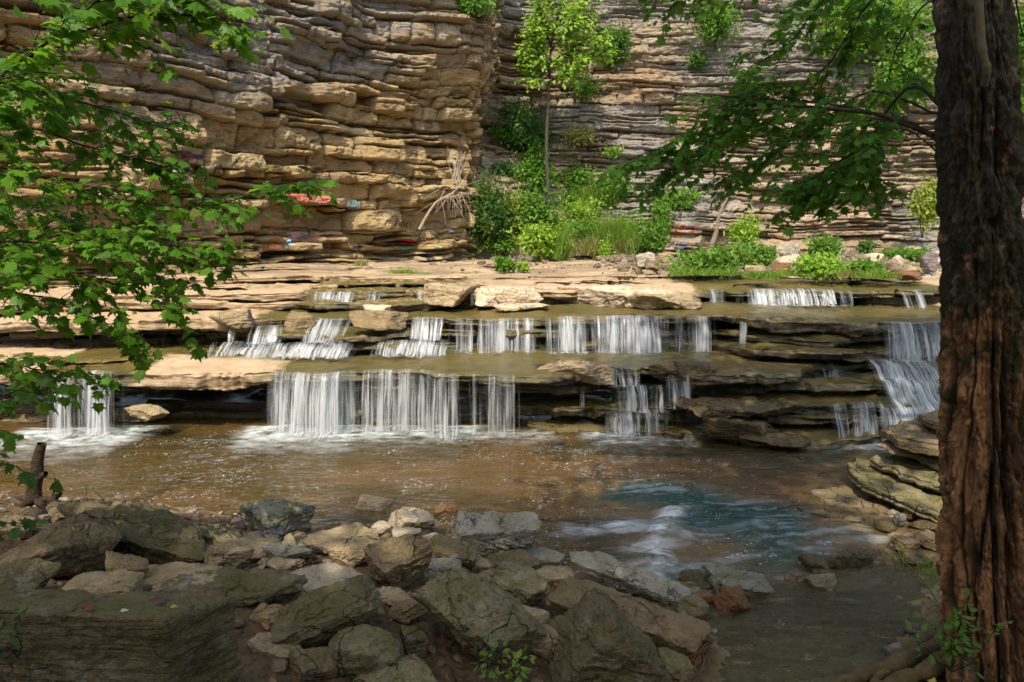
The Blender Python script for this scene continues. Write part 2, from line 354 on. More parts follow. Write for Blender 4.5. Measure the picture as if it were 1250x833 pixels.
# ================================================================== LEDGES : stacked slabs
XS = np.arange(-15, 14, .03)
def ledge_mat():
    t = NT('ledge_rock'); P = t.pos(); w = t.attr('wet'); tone = t.attr('tone')
    n1 = t.noise(P, 1.1, 6, .6); n2 = t.noise(t.mapv(P, (1.4, 1.4, 4)), 4, 7, .65); n3 = t.noise(P, 30, 5, .6)
    lam = t.noise(t.mapv(P, (1.0, 1.0, 30)), 1., 5, .65, .5)
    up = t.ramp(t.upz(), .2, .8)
    dry = t.mix(t.ramp(n1, .35, .65), (.40, .30, .185), (.33, .225, .12))
    dry = t.mix(t.ramp(n2, .54, .74, 0, .55), dry, (.19, .13, .075))
    dry = t.mix(t.ramp(n3, .5, .8, 0, .45), dry, (.5, .40, .27))
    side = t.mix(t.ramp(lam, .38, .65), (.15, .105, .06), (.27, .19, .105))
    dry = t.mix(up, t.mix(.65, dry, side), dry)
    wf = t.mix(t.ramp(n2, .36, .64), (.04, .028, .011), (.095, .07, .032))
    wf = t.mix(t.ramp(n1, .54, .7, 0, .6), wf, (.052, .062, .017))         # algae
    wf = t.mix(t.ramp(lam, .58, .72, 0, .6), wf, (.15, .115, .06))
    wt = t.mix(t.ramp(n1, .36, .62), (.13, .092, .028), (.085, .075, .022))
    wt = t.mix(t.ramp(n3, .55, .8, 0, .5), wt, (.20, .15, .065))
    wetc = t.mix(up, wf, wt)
    yy = t.n('ShaderNodeSeparateXYZ', Vector=P).outputs[1]
    dirt = t.math('MULTIPLY', t.ramp(yy, 15.5, 18), t.ramp(t.noise(t.mapv(P, (.5, 1.2, 1)), 1.3, 6, .7), .42, .58))
    dry = t.mix(t.math('MULTIPLY', dirt, .85), dry, t.mix(n3, (.095, .07, .042), (.22, .165, .10)))
    fac = t.ramp(t.math('ADD', w, t.ramp(n2, .3, .7, -.22, .22)), .32, .62)
    col = t.mix(fac, dry, wetc)
    rg = t.ramp(fac, 0, 1, .85, .24)
    h = t.math('ADD', t.math('MULTIPLY', n3, .3), t.math('ADD', t.math('MULTIPLY', lam, .8), n2))
    return t.done(t.bsdf(Base__Color=col, Roughness=rg, Normal=t.bump(h, .8, .045), Specular__IOR__Level=.45))
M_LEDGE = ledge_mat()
LIPS = {}
def slab(key, ctrl, back=3., under=.9, slope=.03, seed=0, wet=None, x0=-15, x1=14, rough=1., square=.55):
    """one bed of the stepped river ledge; ctrl rows: X, front Y, top z, thickness"""
    c = np.array(ctrl, float); X = XS[(XS >= x0)&(XS <= x1)]; r = np.random.default_rng(seed+100)
    Yf = np.interp(X, c[:, 0], c[:, 1]); zt = np.interp(X, c[:, 0], c[:, 2]); th = np.interp(X, c[:, 0], c[:, 3])
    jt = np.sort(r.uniform(x0, x1, int((x1-x0)/1.4)+1)); off = r.normal(0, .11, len(jt)+1); bi = np.searchsorted(jt, X)
    st = off[bi]; kz = 7; st = np.convolve(np.pad(st, kz//2, 'edge'), np.ones(kz)/kz, 'valid')
    Yf = Yf+rough*(.16*fbm(X*.55, 0*X, seed=seed, o=2)+.07*fbm(X*1.9, 0*X+3, seed=seed, o=2)+.03*fbm(X*7, 0*X+9, seed=seed, o=2)+st)
    zt = zt+.025*fbm(X*.5, 0*X+1, seed=seed+3, o=2)+.012*r.normal(0, 1, len(jt)+1)[bi]*0
    th = th*(1+.25*fbm(X*.8, 0*X+6, seed=seed+2, o=2))
    rows = []; kind = []
    for w in np.linspace(1, 0, 24)**1.9:
        o = back*w
        rows.append((Yf+o+.0, zt+slope*o)); kind.append(0)
    b = np.minimum(.11, th*.5)
    for a in np.linspace(80, -85, 18):
        a = math.radians(a); ca = abs(math.cos(a))**square; sa = math.copysign(abs(math.sin(a))**square, math.sin(a))
        rows.append((Yf-b*ca, zt-th/2+th/2*sa-.004)); kind.append(1)
    for w in (.12, .3, .6, 1.):
        rows.append((Yf+under*w, zt-th-.015+.03*w)); kind.append(2)
    Y = np.array([q_[0] for q_ in rows]); Z = np.array([q_[1] for q_ in rows]); K = np.array(kind)[:, None]
    XX = np.broadcast_to(X, Y.shape).copy()
    nt = .022*fbm(XX*.9, Y*.9, seed=seed+5, o=3)+.014*fbm(XX*4, Y*4, seed=seed+6, o=4)
    # thin flakes broken off the top surface near the lip
    fl = sstep(fbm(XX*.8, Y*1.6, 3., seed=seed+8, o=3), .05, .11)
    nt = nt-.045*fl*rough
    Z += np.where(K == 0, nt, np.where(K == 1, nt*.8, .02*fbm(XX*3, Y*3, seed=seed, o=2)))
    dsp = .05*fbm(XX*1.8, Z*9, seed=seed+1, o=4)+.03*fbm(XX*.8, Z*34, 2, seed=seed+4, o=2)+.015*fbm(XX*12, Z*16, seed=seed+9, o=3)
    cr = np.exp(-(np.abs((XX[0][:, None]-jt[None])).min(1)/.025)**2)
    Y += np.where(K == 1, rough*dsp+.10*cr[None], 0)
    LIPS[key] = (X, Yf-b, zt)
    wv = wet(XX, Y, Z, K) if wet else np.zeros_like(XX)
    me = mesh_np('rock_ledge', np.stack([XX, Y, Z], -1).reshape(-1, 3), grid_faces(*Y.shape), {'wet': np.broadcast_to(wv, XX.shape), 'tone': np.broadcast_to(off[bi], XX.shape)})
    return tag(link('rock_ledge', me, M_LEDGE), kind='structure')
def lip(key, x):
    X, Y, Z = LIPS[key]; return np.interp(x, X, Y), np.interp(x, X, Z)
band = lambda x, a, b, s=.35: sstep(x, a-s, a+s)*(1-sstep(x, b-s, b+s))
def wetA(X, Y, Z, K):
    w = np.maximum(band(X, -3.9, 9), band(X, -8.0, -6.1))
    w = np.maximum(w, .75*band(Y, 11.9, 13.5, .25)*band(X, -6.5, 9))
    return np.where(K == 0, w, np.where(K == 1, np.maximum(w, .30), 1))
def wetL(X, Y, Z, K): return np.where(K == 1, .95, 1.)
def wetB(X, Y, Z, K):
    w = np.maximum(band(X, -4.9, 3.9), band(X, 6.4, 9)); w = np.maximum(w, .62*band(X, 3.6, 6.8))
    return np.where(K == 0, np.maximum(w, .8*band(X, -4.9, 9)), np.where(K == 1, np.maximum(w, .3), np.where(X < -5, .6, 1)))
def wetC(X, Y, Z, K):
    w = np.maximum(band(X, 3.9, 9.5), .75*band(X, -4.6, -.9))
    return np.where(K == 0, w*.8, np.where(K == 1, np.maximum(w, .1), .4))
# --- step A (lowest) : lip slab and the beds below it
slab('A1', [(-15, 11.0, .98, .16), (-8.2, 10.95, .97, .16), (-6.0, 10.9, 1.00, .26), (-4.6, 10.7, 1.00, .26), (-3.8, 10.95, .97, .18), (.2, 11.0, .97, .13), (.8, 10.9, 1.0, .17), (1.7, 10.95, 1.0, .14), (3.4, 10.85, 1.0, .22), (4.6, 10.85, .99, .2), (5.2, 11.3, .98, .16), (6, 11.6, .96, .15), (7.5, 11.4, .95, .2), (14, 11, .95, .2)], 3.0, 1.2, .03, 1, wetA)
slab('A2', [(-15, 11.5, .76, .14), (-6.2, 11.5, .76, .14), (-5.9, 12.2, .76, .1), (-4.2, 12.2, .76, .1), (-3.7, 11.4, .74, .12), (0, 11.15, .72, .13), (3.3, 10.98, .72, .12), (4.2, 10.72, .74, .13), (5.2, 10.9, .74, .13), (6, 11.05, .76, .15), (7, 10.9, .76, .2), (14, 10.7, .76, .2)], 2, 1.0, .02, 2, wetL)
slab('A3', [(-15, 11.6, .52, .12), (-6.2, 11.6, .52, .12), (-5.9, 12.3, .5, .1), (-4.2, 12.3, .5, .1), (-3.7, 11.45, .5, .12), (0, 11.5, .5, .1), (3.1, 11.4, .52, .1), (3.7, 10.75, .55, .11), (4.6, 10.5, .55, .12), (5.3, 10.75, .55, .12), (6.0, 10.7, .58, .14), (7, 10.55, .58, .15), (14, 10.4, .56, .15)], 2, 1., .02, 3, wetL)
slab('A4', [(-15, 11.4, .30, .3), (-6.2, 11.4, .3, .3), (-5.9, 12.1, .25, .3), (-4.2, 12.0, .25, .3), (-3.6, 11.3, .3, .25), (-.2, 11.25, .33, .24), (.3, 10.85, .36, .22), (2.9, 10.8, .35, .22), (3.6, 10.55, .34, .16), (4.9, 10.25, .36, .16), (5.4, 10.55, .36, .14), (6.4, 10.45, .36, .2), (14, 10.2, .36, .2)], 2, 1., .02, 4, wetL)
slab('A5', [(-15, 11.7, .10, .3), (-.2, 11.6, .10, .3), (.3, 11.0, .10, .25), (2.5, 10.75, .10, .25), (3.3, 10.35, .13, .2), (4.4, 10.05, .14, .2), (5.6, 10.25, .13, .2), (6.4, 10.5, .1, .3), (14, 10.2, .1, .3)], 2, .6, .01, 5, wetL)
slab('A0', [(-15, 11.6, 1.06, .055), (-8.5, 11.75, 1.06, .05), (-6, 11.5, 1.07, .05), (-4.8, 12.0, 1.06, .05), (-4.3, 12.9, 1.06, .05), (-3, 13.2, 1.0, .05)], 1.6, .5, .02, 6, wetA, x1=-4, rough=2.)
# --- step B
slab('B1', [(-15, 12.5, 1.62, .2), (-9.4, 12.5, 1.63, .2), (-5.2, 12.6, 1.64, .2), (-4.6, 12.9, 1.60, .14), (-2.2, 13.25, 1.60, .12), (-1.6, 12.75, 1.63, .12), (3.8, 12.55, 1.66, .13), (4.4, 12.15, 1.68, .2), (6.6, 12.0, 1.68, .2), (7.0, 11.8, 1.64, .14), (14, 11.8, 1.64, .14)], 3, 1.0, .03, 11, wetB)
slab('B2', [(-15, 13.2, 1.40, .12), (-5.4, 13.2, 1.40, .12), (-4.6, 12.6, 1.43, .13), (-3.3, 12.5, 1.40, .12), (-2.3, 12.55, 1.38, .12), (-1.7, 13.0, 1.4, .12), (3.7, 12.8, 1.42, .12), (4.3, 12.2, 1.44, .12), (5.4, 11.95, 1.43, .15), (6.7, 12.2, 1.43, .12), (14, 12.1, 1.43, .12)], 2, 1., .02, 12, wetL)
slab('B3', [(-15, 13.3, 1.20, .2), (-5.4, 13.3, 1.20, .2), (-4.6, 12.4, 1.22, .16), (-2.2, 12.2, 1.19, .16), (-1.5, 12.9, 1.2, .2), (3.6, 12.7, 1.22, .2), (4.2, 11.95, 1.22, .14), (6.2, 11.75, 1.22, .15), (6.8, 11.95, 1.22, .2), (14, 11.9, 1.22, .2)], 2, 1., .02, 13, wetL)
# --- step C and the rock floor running back to the cliff
slab('C1', [(-15, 13.2, 2.02, .16), (-9.5, 13.7, 2.02, .16), (-6, 14.1, 2.0, .16), (-4.4, 14.5, 1.98, .14), (-1.2, 14.6, 2.0, .14), (-.6, 14.4, 2.0, .14), (3.6, 14.4, 2.02, .14), (4.1, 14.3, 2.05, .14), (9, 14.3, 2.05, .14), (14, 14.3, 2.05, .16)], 5, 1., .015, 21, wetC)
slab('C2', [(-15, 12.9, 1.84, .18), (-9, 13.3, 1.84, .18), (-5.5, 13.7, 1.82, .16), (-4.4, 13.9, 1.80, .16), (-2.4, 14.1, 1.8, .18), (-1, 14.8, 1.83, .2), (3.6, 14.8, 1.83, .2), (4, 14.7, 1.85, .25), (14, 14.7, 1.85, .25)], 3, 1., .02, 22, wetC)
slab('C0', [(-15, 13.9, 2.08, .05), (-9, 14.4, 2.08, .05), (-5, 15.2, 2.06, .05), (-1, 15.5, 2.06, .05), (3, 15.3, 2.07, .05), (14, 15.8, 2.08, .04)], 4, .6, .01, 23, wetC, rough=2.4)
slab('D1', [(-15, 14.6, 2.22, .12), (-8, 15.6, 2.20, .13), (-4.5, 16.6, 2.16, .12), (-1, 17.2, 2.14, .11), (5, 17.4, 2.14, .1), (8, 17.2, 2.15, .08), (14, 17, 2.15, .1)], 13, 1., .012, 31, lambda X, Y, Z, K: np.where(K == 1, .25, .25*band(X, 5, 12)))
slab('D2', [(-15, 15.6, 2.36, .1), (-8.5, 17, 2.33, .1), (-4, 19.5, 2.25, .08), (0, 22, 2.2, .05), (14, 26, 2.2, .05)], 10, 1., .01, 32, lambda X, Y, Z, K: .1+0*X)
# ================================================================== WATERFALLS
def fall_mat():
    t = NT('falling_water'); a = t.attr('alpha')
    P = t.n('ShaderNodeCombineXYZ', X=t.attr('fu'), Y=t.attr('fv'), Z=t.attr('fl')).outputs[0]
    st = t.noise(t.mapv(P, (27, .8, 7)), 1., 3, .6, .25); fine = t.noise(t.mapv(P, (105, 1.6, 9)), 1., 3, .6)
    k = t.math('MULTIPLY', a, t.math('ADD', t.ramp(st, .38, .62, .06, 1.0), t.ramp(fine, .35, .68, -.22, .34)))
    k = t.ramp(k, .03, 1.0, 0, .74)
    d = t.n('ShaderNodeBsdfDiffuse', Color=(.74, .76, .78)).outputs[0]
    tr = t.n('ShaderNodeBsdfTranslucent', Color=(.70, .73, .76)).outputs[0]
    g = t.n('ShaderNodeBsdfGlossy', Color=(.9, .9, .9), Roughness=.35).outputs[0]
    w = t.n('ShaderNodeMixShader', i0=.4, i1=d, i2=tr).outputs[0]
    w = t.n('ShaderNodeMixShader', i0=.06, i1=w, i2=g).outputs[0]
    tp = t.n('ShaderNodeBsdfTransparent', Color=(.97, .98, .98)).outputs[0]
    return t.done(t.n('ShaderNodeMixShader', i0=k, i1=tp, i2=w).outputs[0])
M_FALL = fall_mat()
POOL_FOAM = []     # (x0, x1, y, strength, spread)
def fall(label, px0, px1, key, lip_py, zb, throw=.16, dens=.7, seed=0, layers=3, foam=.30, spread=.28, lead=.35, ztop=None, ylip=None, group='waterfalls pouring over the rock ledges', slopey=False, name='waterfall'):
    if key:
        yl0, zl0 = lip(key, xw((px0+px1)/2, 12, 1.3)); yl0, zl0 = lip(key, xw((px0+px1)/2, float(yl0), float(zl0)))
    else: yl0, zl0 = ylip, ztop
    x0 = xw(px0, float(yl0), float(zl0)); x1 = xw(px1, float(yl0), float(zl0))
    if x1 < x0: x0, x1 = x1, x0
    x0, x1 = x0-min(.22, .15*(x1-x0)), x1+min(.22, .15*(x1-x0))
    X = np.arange(x0, x1, .011); n = len(X)
    if key: Yl, Zl = lip(key, X)
    else: Yl = np.full(n, ylip)+.08*fbm(X*1.2, 0*X, seed=seed, o=2); Zl = np.full(n, ztop)
    mb = MB(); FU = []; FV = []; FL = []
    for L in range(layers):
        sd = seed*13+L
        st_ = (1-np.abs(fbm(X*4.4, 0*X, seed=sd+1, o=2)))**2.2; s2 = (1-np.abs(fbm(X*15, 0*X, seed=sd+2, o=2)))**3
        den = .52+.55*fbm(X*1.5, 0*X, seed=sd, o=2)+.30*fbm(X*4.2, 0*X, seed=sd+4, o=2)+.55*(st_-.5)+.42*(s2-.45)
        ew = min(.38, (x1-x0)*.30); wz0 = .5+.5*vn(X*4, 0*X+L, sd)
        rs = np.random.default_rng(sd+500); ia, ib = ew*rs.uniform(0, .7), ew*rs.uniform(0, .7)
        eg = sstep(X, x0+ia*.8, x0+ia+ew)*(1-sstep(X, x1-ib-ew, x1-ib*.8))
        den = np.clip(sstep(den-.75*(1-eg)+.10*vn(X*37, 0*X, 0, sd), 1.0-dens-.38, 1.0-dens+.50)+.05*eg, 0, 1); eg = sstep(eg, 0, .25)
        zbj = .05*vn(X*5, 0*X, 0, sd+7)+.03*vn(X*17, 0*X, 0, sd+8)
        thr = throw*(1+.25*fbm(X*3, 0*X, seed=sd+5, o=3))+.05*(den-.5)+.03*(L-1)
        rows = []; al = []
        for w in np.linspace(1, .12, 5):        # water running up to the lip
            rows.append(np.stack([X, Yl+lead*w, Zl+.012+.03*lead*w*0], -1)); al.append(den*eg*.16*(1-w))
        vs = np.linspace(0, 1, 22); h = Zl-zb+.012-np.clip(zbj, 0, 1)*(zb > .1)
        lipj = np.clip(.22+.35*vn(X*6, 0*X, 0, sd+9)+.2*vn(X*19, 0*X, 0, sd+10), .02, .8)
        for v in vs:
            yy = Yl-.0-thr*(v if slopey else v**.55)+.012*vn(X*20, v*3+L, sd)
            vst = v+(.055*np.sin(v*6*PI+2.2*vn(X*2.5, 0*X, 0, sd+12)) if (slopey and zl0-zb > .5) else 0.)*np.sin(v*PI)
            xx = X+.03*v*vn(X*6, v*1.5, sd+3)
            zz = Zl+.012-h*(v if not slopey else (np.maximum(vst, 0)**1.25))+(.03*vn(X*5, v*6, sd) if slopey else 0)
            rows.append(np.stack([xx, yy, zz], -1)); al.append(den*eg*(.30+.70*sstep(v, lipj-.25, lipj+.30))*(1-.15*float(sstep(v, .8, 1))))
        if L < 2 and foam:
            for j, w in enumerate(np.linspace(.06, 1, 9)):
                wob = 1+.5*fbm(X*2.6, 0*X+L, seed=sd+8, o=3)
                yy = Yl-thr-spread*w*wob+.02
                rows.append(np.stack([X+.05*w*vn(X*4, w*3, sd), yy, zb+.02+.03*(1-w)*fbm(X*8, yy*8, seed=sd, o=3)+0*X], -1))
                al.append(np.clip(eg*(.25+.75*den)*foam*3.0*(1-w)**1.2*(.55+.6*fbm(X*5, yy*11, seed=sd+4, o=3)), 0, 1))
        R = np.array(rows)
        dl_ = np.linalg.norm(np.diff(R, axis=0), axis=2); vv_ = np.vstack([0*X[None], np.cumsum(dl_, 0)])
        FU.append(np.broadcast_to(X, vv_.shape).ravel()); FV.append(vv_.ravel()); FL.append(np.full(vv_.size, L+seed*.37))
        mb.add(R.reshape(-1, 3), grid_faces(R.shape[0], n), np.array(al).reshape(-1))
    if zb < .08: POOL_FOAM.append((x0, x1, float(np.mean(Yl))-throw, dens, spread))
    org = ((x0+x1)/2, float(np.mean(Yl))-throw, zb)
    o = mb.build(name, M_FALL, an='alpha', origin=org); o.location = org
    for nm, q in (('fu', FU), ('fv', FV), ('fl', FL)):
        o.data.attributes.new(nm, 'FLOAT', 'POINT').data.foreach_set('value', np.concatenate(q).astype(np.float32))
    return tag(o, label, 'waterfall', group)
fall('wide white waterfall at the far left edge, half hidden behind leaves', 46, 137, 'A1', 455, .02, .22, .82, 1, foam=.5, spread=.6)
fall('two thin threads of water just right of the far left waterfall', 140, 168, 'A1', 458, .02, .12, .34, 2, 2, foam=.08)
fall('broad bright curtain of water at the left of the lowest ledge, the whitest fall', 329, 418, 'A1', 452, .02, .26, .90, 3, 4, foam=.55, spread=.5)
fall('silky curtain of water in separate strands in the middle of the lowest ledge', 412, 556, 'A1', 450, .02, .22, .60, 4, foam=.4, spread=.4)
fall('sparse thin trickles over the dark lowest ledge right of the silky curtain', 556, 648, 'A1', 447, .02, .16, .38, 5, 2, foam=.14, spread=.25)
fall('short upper spout of the two tiered cascade on the lowest ledge', 742, 786, 'A1', 446, .74, .16, .72, 6, foam=.3, spread=.2)
fall('middle plume of the two tiered cascade, splitting over a mossy bed', 744, 816, None, 0, .37, .22, .56, 7, ztop=.75, ylip=10.85, foam=.25, spread=.2)
fall('bottom spread of the two tiered cascade splashing into the pool', 742, 816, None, 0, .02, .20, .62, 8, ztop=.38, ylip=10.72, foam=.35, spread=.35)
fall('slanting thin jet of water beside the two tiered cascade', 812, 842, 'A1', 448, .42, .24, .36, 9, 2, foam=.08)
fall('single thin trickle in front of the dark gap left of the tiered cascade', 704, 714, 'A2', 470, .36, .06, .5, 10, 2, foam=.06)
fall('wide bright waterfall in the centre of the middle ledge', 674, 804, 'B1', 388, 1.02, .24, .72, 11, 4, foam=.55, spread=.45)
fall('white waterfall at the right end of the middle ledge curtain beside a dark overhang', 812, 880, 'B1', 388, 1.02, .22, .66, 12, 3, foam=.5, spread=.35)
fall('broken curtain of narrow falls left of the wide central waterfall', 552, 664, 'B1', 390, 1.02, .22, .36, 13, 3, foam=.4, spread=.35)
fall('tall curtain of water beside the foreground tree trunk on the middle ledge', 1076, 1158, 'B1', 385, 1.0, .30, .86, 14, 5, foam=.3)
fall('white veil tumbling down stepped rock below the curtain beside the tree trunk', 1064, 1156, None, 0, .42, .95, .84, 15, 5, ztop=1.08, ylip=11.30, slopey=True, foam=.2)
fall('lower veil of the tumbling fall beside the tree trunk, above stacked slabs', 1066, 1156, None, 0, .04, .22, .76, 16, 4, ztop=.50, ylip=10.36, foam=.2)
fall('short fall over a dark step left of the tumbling veil', 986, 1042, 'A1', 455, .76, .16, .74, 17, 3, foam=.25)
fall('loose strands dripping from a dark ledge into the pool left of the stacked slabs', 1000, 1082, 'A3', 490, .04, .20, .62, 18, 3, foam=.2)
fall('long low white waterfall on the upper ledge near the right bank', 880, 1030, 'C1', 350, 1.72, .20, .74, 19, 3, foam=.5, spread=.3)
fall('small isolated fall left of the long upper right waterfall', 860, 884, 'C1', 350, 1.72, .14, .62, 20, 2, foam=.3)
fall('slanting white chute on the upper ledge nearest the tree trunk', 1096, 1132, 'C1', 350, 1.70, .38, .74, 21, 3, foam=.4)
fall('pair of thin drips on the upper ledge beside the slanting chute', 1044, 1062, 'C1', 350, 1.72, .1, .5, 22, 2, foam=.2)
fall('small upper left fall stepping down beside leafy branches', 386, 432, 'C1', 357, 1.66, .30, .74, 23, 3, slopey=True, foam=.35)
fall('narrow twin fall on the upper ledge below green grass', 446, 468, 'C1', 357, 1.70, .14, .66, 24, 2, foam=.25)
fall('thin fall on the upper ledge left of the pale sunlit slab', 506, 524, 'C1', 357, 1.70, .12, .62, 25, 2, foam=.25)
fall('thread of water against the left end of the pale sunlit slab', 566, 578, 'C1', 357, 1.70, .08, .66, 26, 2, foam=.15)
fall('rushing white chute over a rounded step at the left of the middle ledge', 372, 436, None, 0, 1.24, .75, .78, 27, 4, ztop=1.58, ylip=12.95, slopey=True, foam=.4)
fall('small white drop at the left end of the middle ledge', 306, 348, None, 0, 1.22, .30, .80, 28, 3, ztop=1.5, ylip=12.55, foam=.4)
fall('thin drip over the dark undercut left of the small white drop', 278, 288, None, 0, 1.22, .1, .6, 29, 2, ztop=1.46, ylip=12.5, foam=.1)
fall('low sheet of white water sliding off the left of the middle ledge', 262, 440, None, 0, 1.04, .42, .62, 30, 3, ztop=1.21, ylip=12.25, slopey=True, foam=.4)
fall('low fan of white water left of the broken curtain', 466, 552, None, 0, 1.03, .55, .70, 31, 3, ztop=1.23, ylip=12.5, slopey=True, foam=.45)
fall('small fall on the rocks above the low fan of white water', 496, 540, 'B1', 390, 1.25, .28, .5, 32, 3, foam=.3)
fall('faint trickle on the dark layered rock left of the tree trunk curtain', 906, 913, 'B1', 388, 1.05, .05, .5, 33, 2, foam=0)
fall('faint strands across the dark overhang in the right half of the middle ledge', 1000, 1010, 'B1', 385, 1.2, .05, .5, 34, 2, foam=0)
fall('very low white riffle across the far rock floor below the right bank boulders', 985, 1150, 'D1', 340, 2.08, .15, .66, 35, 3, foam=.2)

# ================================================================== POOL SURFACE
px_, py_ = np.arange(-13.5, 11, .033), np.arange(2.4, 12.8, .033)
WX, WY = np.meshgrid(px_, py_)
dch = sdist(chan, WX, WY)
teal = sstep(dch+.22*fbm(WX*1.2, WY*2, seed=3, o=4), -.30, .22)
foam_ = np.zeros_like(WX)
for x0, x1, y, st, sp in POOL_FOAM:
    dx = np.maximum(0, np.maximum(x0-WX, WX-x1)); dy = np.maximum(0, y-WY)
    f = st*np.exp(-(dx/.3)**2)*np.exp(-(dy/(sp*1.1)))*(WY < y+.5)
    foam_ = np.maximum(foam_, 1.05*f)
def streamline(pts, wid, amp):
    q = smooth_path([on_z(*p, 0)[:2] for p in pts], 40)
    d = np.full(WX.shape, 1e9)
    for p in q: d = np.minimum(d, np.hypot(WX-p[0], (WY-p[1])*1.0))
    return amp*np.exp(-(d/wid)**2)
rap = streamline([(690, 640), (740, 650), (800, 650)], .30, .62)
crest = streamline([(822, 628), (806, 648), (800, 668), (806, 690), (800, 704)], .13, 1.)
rap = np.maximum(rap, .8*crest)
rap = np.maximum(rap, streamline([(760, 645), (800, 665), (770, 690)], .34, .8))
rap = np.maximum(rap, streamline([(690, 665), (705, 680), (740, 700)], .18, .7))
rap = np.maximum(rap, streamline([(850, 712), (900, 694), (960, 690), (1000, 680), (1060, 660), (1085, 655)], .16, .40))
rap = np.maximum(rap, streamline([(850, 640), (930, 640), (1020, 650), (1080, 655)], .34, .22))
rap = np.maximum(rap, streamline([(900, 625), (960, 665), (1000, 672)], .10, .40))
rap = np.maximum(rap, streamline([(845, 700), (870, 690), (850, 715)], .2, .5))
rough_ = np.clip(.25+1.6*foam_+1.1*rap+.8*teal, 0, 1.6)
far = sstep(WY, 5.2, 7.5)
wz = rough_*(.014*fbm(WX*2.2, WY*4.5, seed=11, o=4)+.008*fbm(WX*7, WY*15, seed=12, o=3))+.006*fbm(WX*1.6, WY*6, seed=15, o=3)*(1+3.0*(1-sstep(WY, 5.6, 7.2)))+.0035*fbm(WX*5, WY*17, seed=16, o=3)
wz += .012*rap*(.6+fbm(WX*1.6, WY*3., seed=13, o=4))+.010*rap*fbm(WX*3-WY, WY*13+WX, seed=14, o=3)
wz += .045*np.exp(-((WX-on_z(822, 640, 0)[0])/.16)**2-((WY-on_z(822, 652, 0)[1])/.2)**2)*(.8+.5*fbm(WX*7, WY*7, seed=17, o=3))
wz += .05*teal*fbm(WX*1.1+WY*.5, WY*3.2, seed=18, o=3)+.012*teal*fbm(WX*2.2+WY, WY*13-WX, seed=19, o=3)
wz += .02*crest
streak = np.where(teal > .3, fbm(WX*.75+WY*.3, WY*6.5-WX*.9, seed=21, o=5, g=.6), fbm(WX*1.6-WY*.6, WY*6+WX*.9, seed=21, o=5, g=.6))
foam_refl = np.clip(foam_*(.60+.55*fbm(WX*4, WY*10, seed=22, o=5, g=.6))+rap*(.12+.85*streak), 0, .9)
foam_refl = np.maximum(foam_refl, np.clip(crest*(.48+1.1*fbm(WX*4.5-WY*2, WY*13+WX*3, seed=44, o=5, g=.65)), 0, .85))
wv_ = np.exp(-((WX-on_z(822, 640, 0)[0])/.2)**2-((WY-on_z(822, 652, 0)[1])/.22)**2)
foam_refl = np.maximum(foam_refl, .5*wv_*(.7+.5*fbm(WX*9, WY*9, seed=40, o=3)))
foam_refl = np.maximum(foam_refl, .30*teal*sstep(fbm(WX*1.0+WY*.4, WY*12-WX*1.6, seed=25, o=5, g=.65), -.05, .8))  # pale streaks painted along the teal channel for surface reflections
murk = (1-sstep(WY, 5.4, 6.8))*sstep(WX, .6, 1.6)
silt = sstep(fbm(WX*.5, WY*.9, seed=30, o=3)+.55*np.exp(-((WX-.9)/2.4)**2-((WY-8.6)/1.)**2), .1, .7)
